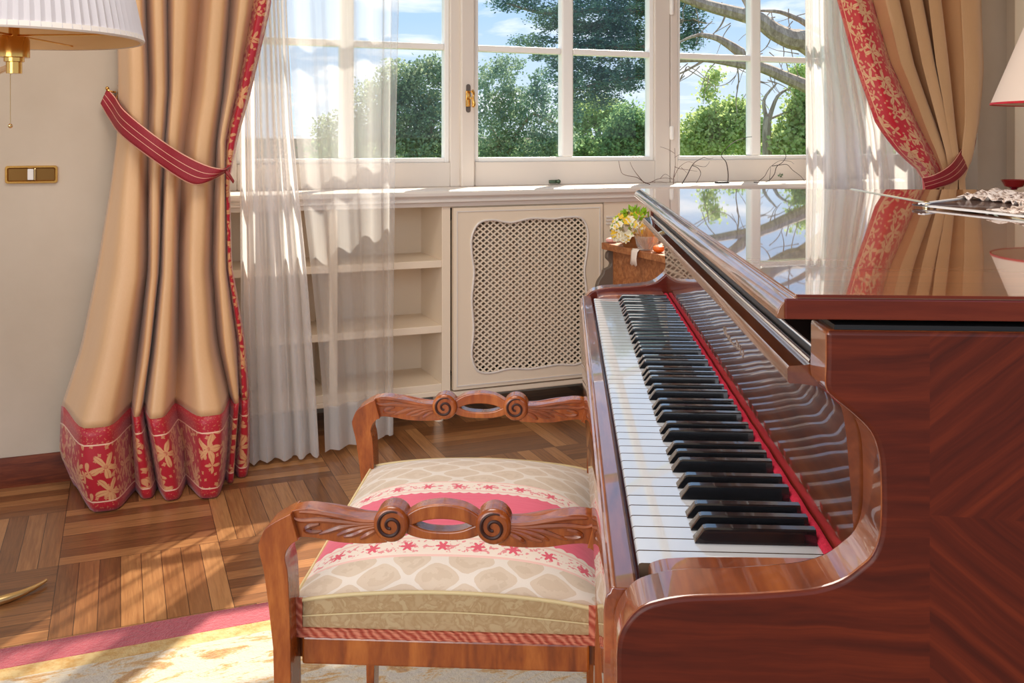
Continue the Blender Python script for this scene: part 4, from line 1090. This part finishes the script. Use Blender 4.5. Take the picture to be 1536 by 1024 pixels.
petal_w = plain('white_petal', srgb(252, 244, 214), .6); petal_y = plain('yellow_petal', srgb(246, 206, 60), .6)
leafm = plain('fresh_leaf', srgb(150, 196, 40), .5, Subsurface_Weight=.0); basket = plain('wicker', srgb(150, 92, 44), .7)
fs, fn = 1.742, 3.13
fl_ = wroot('flower_arrangement', 'little arrangement of white and yellow flowers with green leaves on the side table', 'flowers', fs, fn)
fl_.location.z = TZ
def fpart(mb, name, mat): return mb.build(name, mat, fl_, smooth=60)
m = MB(); m.lathe([(0, .0), (.030, .0), (.040, .03), (.043, .042), (.039, .042), (.034, .01), (0, .008)], seg=28); fpart(m, 'pot', basket)
rr = random.Random(9)
def blossom(m, c, r, nrm):
    nrm = Vector(nrm).normalized(); a = nrm.orthogonal().normalized(); b = nrm.cross(a)
    for k in range(6):
        t0 = 2 * PI * k / 6; d = a * math.cos(t0) + b * math.sin(t0); e = a * -math.sin(t0) + b * math.cos(t0); c = Vector(c)
        m.add([c, c + d * r * .55 + e * r * .34 + nrm * r * .18, c + d * r + nrm * r * .30, c + d * r * .55 - e * r * .34 + nrm * r * .18], [(0, 1, 2, 3)])
for grp, mat, cnt in (('white_blossoms', petal_w, 44), ('yellow_blossoms', petal_y, 30)):
    m = MB()
    for i in range(cnt):
        th = rr.uniform(0, 2 * PI); ph = rr.uniform(-.45, 1.4)
        d = Vector((math.cos(th) * math.cos(ph), math.sin(th) * math.cos(ph), math.sin(ph)))
        if grp[0] == 'w' and d.x > .5: d.x *= -1
        blossom(m, Vector((d.x * .078, d.y * .06, .060 + d.z * .066)), rr.uniform(.015, .021), d)
    fpart(m, grp, mat)
m = MB()
for i in range(110):
    th = rr.uniform(0, 2 * PI); ph = rr.uniform(-.2, 1.5)
    d = Vector((math.cos(th) * math.cos(ph), math.sin(th) * math.cos(ph), math.sin(ph)))
    c = Vector((d.x * .068 + .014, d.y * .055, .06 + d.z * .068)); a = (d + Vector((rr.uniform(-.6, .6), rr.uniform(-.6, .6), rr.uniform(-.3, .6)))).normalized(); b = a.cross(d).normalized() if a.cross(d).length > .01 else a.orthogonal()
    L = rr.uniform(.02, .034); m.add([c, c + a * L * .5 + b * L * .28, c + a * L, c + a * L * .5 - b * L * .28], [(0, 1, 2, 3)])
fpart(m, 'leaves', leafm)
sb_s, sb_n = 1.730, 2.995
stw = wroot('straw_bundle', 'bundle of dried straw wrapped in clear film with lace, in front of the flowers', 'dried flowers', sb_s, sb_n); stw.location.z = TZ
m = MB()
for i in range(70):
    th = rr.uniform(0, 2 * PI); r = rr.uniform(.0, .03); L = rr.uniform(.05, .095)
    p0 = Vector((r * math.cos(th) * .4, r * math.sin(th) * .4, .004)); p2 = Vector((r * math.cos(th) * 1.7 + rr.uniform(-.012, .012), r * math.sin(th) * 1.7 + rr.uniform(-.012, .012), L)); p1 = (p0 + p2) / 2 + Vector((rr.uniform(-.008, .008), rr.uniform(-.008, .008), 0))
    m.tube([p0, p1, p2], [.0014, .0016, .001], 5)
m.build('straw', plain('straw', srgb(206, 150, 92), .7), stw)
m = MB(); rows = []
for j in range(5):
    t = j / 4; rows.append([((.030 + .016 * t + .004 * math.sin(k * 2.1 + j)) * math.cos(2 * PI * k / 28), (.030 + .016 * t + .004 * math.sin(k * 1.7 + j)) * math.sin(2 * PI * k / 28), .002 + .05 * t) for k in range(28)])
m.grid(rows, closed=True)
t = NT('clear_film'); tr = t.n('ShaderNodeBsdfTransparent'); gl = t.n('ShaderNodeBsdfGlossy'); gl.inputs['Roughness'].default_value = .12
df = t.n('ShaderNodeBsdfDiffuse'); ad = t.n('ShaderNodeMixShader'); ad.inputs[0].default_value = .5; t.t.links.new(gl.outputs[0], ad.inputs[1]); t.t.links.new(df.outputs[0], ad.inputs[2])
ms = t.n('ShaderNodeMixShader'); ms.inputs[0].default_value = .38; t.t.links.new(tr.outputs[0], ms.inputs[1]); t.t.links.new(ad.outputs[0], ms.inputs[2]); t.t.links.new(ms.outputs[0], t.out.inputs[0])
m.build('film_wrap', t.mat, stw)
def small(name, label, cat, s, n, z, build, mat):
    r = wall_thing(name, label, cat, s, n, z); m = MB(); build(m); o = m.build(name + '_body', mat, r); return r
og = MB(); og.lathe([(0, 0), (.008, .0005), (.017, .005), (.021, .013), (.019, .021), (.011, .0265), (.003, .0265), (0, .0255)], seg=24)
o = og.build('orange_fruit', plain('orange_peel', srgb(240, 110, 30), .45), None, loc=W(1.729, 2.915, TZ), rz=WA); tag(o, 'flattened orange fruit lying on the side table before the straw', 'fruit')
pk = MB(); pk.ball((0, 0, .0105), .018, 20, 12, sc=(1.25, 1, .58))
o = pk.build('pink_soap', plain('pink_soap', srgb(238, 180, 170), .45), None, loc=W(1.724, 3.255, TZ), rz=WA); tag(o, 'pale pink oval soap at the back left corner of the side table', 'soap')
# lace ribbon hanging over the table edge
m = MB(); rows, uvs = [], []
for i, (s, n, z) in enumerate([(1.73, 3.02, TZ + .002), (1.715, 3.02, TZ + .002), (1.698, 3.02, TZ + .0025), (1.691, 3.02, TZ - .006), (1.690, 3.022, TZ - .03), (1.691, 3.024, TZ - .052)]):
    rows.append([(s, n + (k - 2) * .011 + .003 * math.sin(i * 2 + k), z - (.006 if (k % 2 and i == 5) else 0)) for k in range(5)])
m.grid(rows)
o = m.build('lace_ribbon', plain('lace', srgb(240, 222, 206), .8), None, rz=WA, smooth=70, solid=.0012); tag(o, 'short strip of cream lace hanging over the side table edge', 'lace ribbon')

# ------------------------------------------------------------------ dry twigs on the sill
twm = plain('twig_bark', srgb(96, 58, 44), .8); twd = plain('dark_twig', srgb(52, 34, 30), .7)
def twig(label, lines, n0, mat):
    pts = [wall_pt(*lines[0][0][0], n0)]
    r = wroot('dry_twig', label, 'twig', pts[0][0], n0, 'dry twigs on the sill'); r.location.z = .868
    for j, (L, rad) in enumerate(lines):
        q = []
        for i, p in enumerate(L):
            s, n, z = wall_pt(p[0], p[1], n0 + .02 * math.sin(i * 1.3 + j * 2))
            q.append((s - pts[0][0], n - n0, max(z, .868 + rad) - .868))
        q = crom(q, 5); k = len(q); m = MB(); m.tube(q, [rad * (1 - .55 * i / k) for i in range(k)], 6); m.build('stem' if j == 0 else 'side_shoot', mat, r)
    return r
twig('thin sprawling dry twig at the left end of the lid, on the sill', [([(975, 278), (966, 273), (955, 266), (940, 263), (932, 258), (928, 241)], .0018), ([(966, 274), (956, 262), (949, 252), (945, 243)], .0014), ([(975, 274), (988, 268), (1002, 267), (1012, 270)], .0012), ([(968, 275), (985, 272), (1000, 274)], .001), ([(990, 268), (998, 261), (1008, 268)], .001)], 3.50, twm)
twig('upright branching dry twig in front of the window hinge', [([(1010, 277), (1011, 262), (1013, 246), (1012, 222)], .0015), ([(1012, 250), (1020, 253), (1034, 255), (1046, 257)], .0012), ([(1010, 268), (1018, 252), (1030, 243), (1040, 244)], .0012), ([(1012, 230), (1002, 224), (990, 220)], .0011), ([(1012, 236), (1022, 230)], .001), ([(1022, 251), (1030, 259)], .0009)], 3.505, twm)
twig('thick dark crooked twig left of the lone arching one', [([(1023, 277), (1031, 262), (1037, 250), (1044, 242), (1056, 236)], .0024), ([(1038, 248), (1047, 252), (1051, 261), (1044, 277)], .0017), ([(1040, 247), (1056, 250), (1062, 246), (1064, 242)], .0011), ([(1056, 236), (1063, 238), (1070, 237)], .001)], 3.49, twd)
twig('lone dark arching twig rising from a flat holder', [([(1092, 277), (1092, 258), (1089, 243), (1082, 233), (1090, 222), (1103, 212), (1120, 206), (1128, 205)], .0022)], 3.50, twd)
s, n, z = wall_pt(1083, 279, 3.50); m = MB(); m.box(-.03, .03, -.012, .012, 0, .008)
o = m.build('twig_holder', M['black'], None, loc=W(s, 3.50, .868), rz=WA, smooth=None, bevel=.002); tag(o, 'flat black holder at the foot of the lone arching twig', 'holder')
tw = twig('tangled dark twig with a green bud at the right end', [([(1131, 278), (1150, 273), (1161, 262), (1165, 250), (1174, 243), (1179, 234), (1175, 225), (1166, 219), (1170, 205)], .0019), ([(1138, 272), (1147, 264), (1152, 255), (1157, 249), (1170, 241), (1185, 242), (1191, 246)], .0014), ([(1158, 249), (1172, 247), (1181, 247), (1189, 255), (1201, 264), (1207, 279)], .0018), ([(1154, 273), (1155, 262), (1156, 250)], .0012)], 3.50, twd)
s, n, z = wall_pt(1170.5, 263, 3.50); m = MB()
for i in range(26):
    d = Vector((rr.uniform(-1, 1), rr.uniform(-1, 1), rr.uniform(-1, 1))).normalized(); e = d.orthogonal().normalized(); c = d * .003
    m.add([c, c + d * .005 + e * .004, c + d * .011, c + d * .005 - e * .004], [(0, 1, 2, 3)])
o = m.build('bud', plain('green_bud', srgb(52, 84, 30), .6), tw); o.location = (s - tw['so'], 0, z - .868)

# ------------------------------------------------------------------ lace fan on the lid
PV = Vector((.545, 1.500, .9540))
fan = thing('lace_fan', 'open lace folding fan lying on the piano lid at the right edge', 'fan', PV)
a0, a1, NS = math.radians(-74), math.radians(50), 22
m = MB(); rows = []
for i in range(NS * 4 + 1):
    t = i / (NS * 4); a = a0 + (a1 - a0) * t; fold = abs((t * NS) % 1 - .5) * 2
    row = []
    for j in range(9):
        r = .13 + .20 * j / 8 + (.006 * math.sin(i * 2.3) + .004 * math.sin(i * 5.1) if j == 8 else 0)
        row.append((r * math.cos(a), r * math.sin(a), .004 + .007 * fold * (.4 + .6 * j / 8) + .003 * math.sin(j * 2.2 + i * .9) + t * .006))
    rows.append(row)
t = NT('fan_lace'); v = t.coord()
k = t.noise(v, 90, 4, .7); col = t.ramp(k, [(.38, srgb(60, 40, 36)), (.46, srgb(190, 160, 140)), (.55, srgb(244, 228, 216))])
t.bsdf(col, .8)
m.grid(rows); m.build('leaf', t.mat, fan, smooth=20, solid=.001)
rib = plain('fan_stick', srgb(70, 40, 30), .3, Coat_Weight=.5)
for i in range(NS + 1):
    a = a0 + (a1 - a0) * i / NS; g = i in (0, NS); m = MB(); w_ = .005 if g else .003; L = .335 if g else .24
    d = Vector((math.cos(a), math.sin(a))); e = Vector((-d.y, d.x)); zz2 = .002 + .004 * i / NS
    m.prism([(d * -.02 + e * w_)[:], (d * L + e * w_ * 1.3)[:], (d * L - e * w_ * 1.3)[:], (d * -.02 - e * w_)[:]], zz2, zz2 + .0015 + (.001 if g else 0), 'z'); m.build('guard' if g else 'stick', M['bead_white'] if g else rib, fan, smooth=None)
m = MB(); m.lathe([(0, 0), (.005, 0), (.005, .009), (0, .011)], seg=14); m.build('rivet', M['brass_pale'], fan)

# ------------------------------------------------------------------ garden
gm_ = MB(); gm_.box(-40, 40, 4.06, 70, -2.3, -2.2); struct(gm_.build('garden_ground', M['lawn'], rz=WA, smooth=None))
def cam_pt(px, py, d):
    t = (px - CX) / F
    return Vector((d * (t * ca - sa), d * (t * sa + ca), CZ + d * (HY - py) / F))
def foliage(name, parent, org, blobs, d, mat, n, size, aspect=1.0, flat=1.0, seed=1):
    r_ = random.Random(seed); m = MB(); tot = sum(b[2] * b[3] for b in blobs)
    for b in blobs:
        c = cam_pt(b[0], b[1], d + (b[4] if len(b) > 4 else 0)); rx, rz_ = b[2] * d / F, b[3] * d / F
        ry = min(rx, rz_ * 1.6)
        # leaves gather in twig-end tufts so that sky shows between
        cnt = int(n * b[2] * b[3] / tot); tufts = max(3, cnt // 14)
        for k in range(tufts):
            q = Vector((r_.gauss(0, 1), r_.gauss(0, 1), r_.gauss(0, 1))).normalized() * r_.uniform(.15, 1.0) ** .45
            tc = Vector((c.x + q.x * rx, c.y + q.y * ry, c.z + q.z * rz_))
            for kk in range(14):
                p = tc + Vector((r_.gauss(0, 1), r_.gauss(0, 1), r_.gauss(0, 1) * flat)) * size * 1.25
                a = Vector((r_.gauss(0, 1), r_.gauss(0, 1), r_.gauss(0, .6 * flat))).normalized(); e = a.orthogonal(); e.rotate(Matrix.Rotation(r_.uniform(0, 6.28), 3, a))
                L = size * r_.uniform(.7, 1.3); wd = L * .38 * aspect
                p = p - org
                m.add([p - a * L * .5, p + e * wd, p + a * L * .5, p - e * wd], [(0, 1, 2, 3)])
    return m.build(name, mat, parent, smooth=None)
def tree(label, cat, name, d, trunk, blobs, mat, n, size, seed, bark=None, **kw):
    base = cam_pt(trunk[0][0][0][0], 208, d); base.z = -2.2
    r = thing(name, label, cat, base, 0, 'garden trees beyond the window')
    m = MB()
    for j, (line, r0, r1) in enumerate(trunk):
        q = [cam_pt(p[0], p[1], d + (p[2] if len(p) > 2 else 0)) - base for p in line]
        if j == 0: q = [Vector((0, 0, 0))] + q
        q = crom([tuple(p) for p in q], 4); k = len(q); m.tube(q, [r0 + (r1 - r0) * i / (k - 1) for i in range(k)], 8)
    m.build('trunk', bark or M['bark'], r)
    if blobs: foliage('foliage', r, base, blobs, d, mat, n, size, seed=seed, **kw)
    return r
tree('round green oak seen through the left casement', 'tree', 'oak_tree', 16, [([(630, 300), (630, 200)], .16, .05), ([(628, 260), (600, 190)], .07, .02), ([(632, 250), (655, 170)], .06, .02)],
     [(640, 130, 38, 42), (603, 178, 50, 58), (652, 190, 46, 50), (625, 235, 72, 42), (598, 118, 34, 30), (655, 104, 20, 20), (560, 170, 50, 50), (520, 215, 60, 50)], M['leaf_oak'], 26000, .048, 21)
tree('loose grey-green tree left of the cedar boughs', 'tree', 'olive_tree', 18, [([(755, 300), (750, 225), (735, 190)], .09, .03), ([(755, 250), (775, 200), (800, 170)], .06, .02), ([(752, 240), (735, 215)], .05, .02), ([(800, 170), (842, 190)], .03, .012)],
     [(745, 128, 34, 40), (785, 165, 46, 36), (735, 198, 40, 44), (795, 214, 48, 26), (838, 205, 26, 42), (762, 98, 24, 14), (810, 130, 14, 30), (770, 235, 60, 20)], M['leaf_grey'], 15000, .048, 22)
tree('dark blue-green cedar with spreading boughs filling the top of the middle casement', 'tree', 'cedar_tree', 13, [([(1003, 330), (1003, 100), (1002, -60), (1000, -200)], .10, .06), ([(1002, 20), (900, 15), (820, 20), (760, 5)], .05, .012), ([(1002, 70), (900, 70), (820, 62)], .045, .012), ([(1003, 110), (900, 125), (850, 140)], .04, .01), ([(1002, 40), (1030, 30), (1060, 35)], .04, .01)],
     [(775, 2, 46, 14), (832, 26, 40, 24), (800, 62, 38, 11), (885, 20, 60, 34), (945, 20, 44, 36), (935, 62, 46, 24), (880, 88, 44, 22), (930, 118, 48, 22), (842, 108, 34, 18), (850, 148, 20, 24), (895, 150, 36, 12), (1035, 22, 22, 34), (1030, 60, 26, 16), (870, -30, 110, 24), (980, -20, 60, 30), (820, 84, 26, 8), (955, 95, 28, 30), (885, 122, 44, 22), (900, 55, 60, 22), (860, 172, 12, 14)], M['leaf_cedar'], 42000, .045, 23, aspect=.5, flat=.45)
tree('slim pale-trunked tree with a light crown below the cedar', 'tree', 'slim_tree', 20, [([(908, 300), (905, 235), (897, 200), (892, 160)], .10, .05)],
     [(893, 165, 36, 24), (872, 178, 20, 26), (915, 175, 24, 24), (868, 205, 12, 30)], M['leaf_bright'], 6000, .06, 24, M['bark_pale'])
tree('dense mid-green shrub right of the slim trunk', 'shrub', 'laurel_shrub', 19, [([(945, 300), (943, 230)], .05, .03)],
     [(944, 196, 38, 40), (965, 215, 30, 40), (920, 228, 50, 30), (870, 228, 30, 20)], M['leaf_hedge'], 14000, .06, 25)
tree('bright sunlit shrub behind the right casement', 'shrub', 'bright_shrub', 17, [([(1128, 300), (1126, 215), (1105, 195), (1070, 165)], .05, .015), ([(1120, 205), (1105, 175), (1100, 170)], .03, .01)],
     [(1048, 208, 34, 40), (1085, 195, 40, 42), (1122, 192, 26, 42), (1072, 116, 16, 7), (1062, 140, 10, 8), (1110, 158, 10, 8)], M['leaf_bright'], 12000, .06, 26)
tree('forked tree with fresh leaves at the right side of the right casement', 'tree', 'forked_tree', 15, [([(1152, 300), (1150, 200), (1152, 175)], .09, .06), ([(1151, 182), (1146, 150), (1165, 125)], .04, .012), ([(1153, 180), (1166, 145), (1185, 132)], .04, .012), ([(1156, 178), (1180, 168), (1205, 160)], .02, .008)],
     [(1188, 212, 34, 34), (1202, 158, 20, 34), (1195, 108, 14, 10), (1230, 190, 40, 50)], M['leaf_bright'], 9000, .06, 27)
rr = random.Random(77); FINE = []
for i in range(46):
    x0 = rr.uniform(1015, 1225); y0 = rr.choice((rr.uniform(0, 40), rr.uniform(60, 125), rr.uniform(90, 130)))
    a = rr.uniform(.3, 2.9); L = rr.uniform(25, 60); line = [(x0, y0)]
    for k in range(3): a += rr.uniform(-.5, .5); line.append((line[-1][0] + L / 3 * math.cos(a), line[-1][1] + L / 3 * math.sin(a)))
    FINE.append((line, .006, .002))
tree('bare tree reaching thick crooked limbs across the right casement', 'tree', 'bare_tree', 10, [([(1330, 420), (1310, 250), (1270, 120), (1212, 66), (1185, 58), (1160, 46), (1138, 30), (1105, 20), (1060, 8), (1010, -10)], .16, .05),
      ([(1290, 170), (1250, 152), (1215, 132), (1180, 117), (1142, 101), (1105, 95), (1060, 88), (1010, 90)], .09, .03), ([(1112, 80), (1095, 68), (1075, 57), (1050, 52)], .06, .02), ([(1142, 101), (1120, 90), (1108, 76)], .06, .055),
      ([(1200, 30), (1170, 18), (1140, 16)], .03, .012), ([(1260, 60), (1225, 45), (1200, 30)], .04, .03), ([(1125, 25), (1120, 8), (1110, -8)], .03, .015), ([(1060, 88), (1040, 100), (1015, 112), (990, 116)], .015, .006), ([(1105, 95), (1108, 120), (1104, 150), (1106, 170)], .008, .004), ([(1170, 50), (1176, 78), (1172, 100)], .007, .003), ([(1050, 52), (1030, 58), (1005, 72)], .02, .006),
      *FINE, ([(1185, 60), (1190, 90), (1200, 120)], .006, .003), ([(1090, 18), (1080, 40), (1060, 60)], .012, .004), ([(1030, 100), (1015, 130), (1000, 150)], .006, .003), ([(1075, 92), (1060, 110), (1050, 140)], .006, .003), ([(1160, 46), (1150, 70), (1130, 84)], .008, .003)],
     None, None, 0, 0, 28)
hd = thing('hedge', 'far low hedge of yellow-green bushes along the garden edge', 'hedge', cam_pt(900, 208, 24) * 1.0); hd.location.z = -2.2
foliage('foliage', hd, Vector(hd.location), [(520 + 70 * i, 238 + 4 * math.sin(i * 2), 55, 26 + 5 * math.sin(i * 1.7)) for i in range(13)], 24, M['leaf_hedge'], 16000, .085, seed=30)
# ------------------------------------------------------------------ camera, sky, light
cam = bpy.data.cameras.new('camera'); co = bpy.data.objects.new('camera', cam); COL.objects.link(co)
co.location = (0, 0, CZ); co.rotation_euler = (PI / 2, 0, YAW)
cam.sensor_width = 36; cam.lens = 36 * F / 1536; cam.shift_y = -(512 - HY) / 1536; cam.clip_start = .02
scene.camera = co
scene.view_settings.view_transform = 'Standard'; scene.view_settings.look = 'None'
scene.view_settings.gamma = 1; scene.view_settings.use_curve_mapping = False
scene.view_settings.exposure = EXPOSURE

w = bpy.data.worlds.new('sky'); scene.world = w; w.use_nodes = True
T = NT.__new__(NT); T.t = w.node_tree; T.t.nodes.clear()
out = T.t.nodes.new('ShaderNodeOutputWorld'); bg = T.t.nodes.new('ShaderNodeBackground')
v = T.coord('Generated'); x, y, z = T.xyz(v)
sky = T.ramp(z, [(0.0, srgb(130, 122, 110)), (.001, srgb(188, 199, 211)), (.12, srgb(150, 177, 207)), (.5, srgb(116, 156, 203))])
zz_ = T.m('ADD', z, .12)
pv = T.comb(T.m('DIVIDE', x, zz_), T.m('DIVIDE', y, zz_), 0.0)
cl = T.noise(pv, 1.1, 6, .6, .3)
cm = T.m('MULTIPLY', T.m('SUBTRACT', cl, .50), 6.0, clamp=True)
cm = T.m('MULTIPLY', cm, T.m('GREATER_THAN', z, .0))
skyc = T.mix(cm, sky, srgb(222, 222, 224))
T.t.links.new(skyc, bg.inputs[0]); bg.inputs[1].default_value = SKY
T.t.links.new(bg.outputs[0], out.inputs[0])

sd = bpy.data.lights.new('sun', 'SUN'); sd.energy = SUN; sd.angle = math.radians(.6); sd.color = (1.0, .9, .76)
so_ = bpy.data.objects.new('sun', sd); COL.objects.link(so_)
az, el = math.radians(SUN_AZ), math.radians(SUN_EL)         # azimuth of the sun, clockwise from +y
dirv = -Vector((math.sin(az) * math.cos(el), math.cos(az) * math.cos(el), math.sin(el)))
so_.rotation_euler = dirv.to_track_quat('-Z', 'Y').to_euler()
so_.location = (4, 8, 6)

def area(name, loc, target, sx, sy, power, col):
    d = bpy.data.lights.new(name, 'AREA'); d.shape = 'RECTANGLE'; d.size = sx; d.size_y = sy; d.energy = power; d.color = col
    o = bpy.data.objects.new(name, d); COL.objects.link(o); o.location = loc
    o.rotation_euler = (Vector(target) - Vector(loc)).to_track_quat('-Z', 'Y').to_euler(); return o
# two added fill lights, unseen: one behind the camera, one under the ceiling
area('back_fill', (-1.6, -2.0, 1.7), (-.2, 2.2, .8), 2.4, 1.8, FILL, (1.0, .95, .88))
area('ceiling_fill', (-.5, 1.5, 2.68), (-.4, 1.7, 0), 1.2, 1.2, CEIL, (1.0, .96, .91))
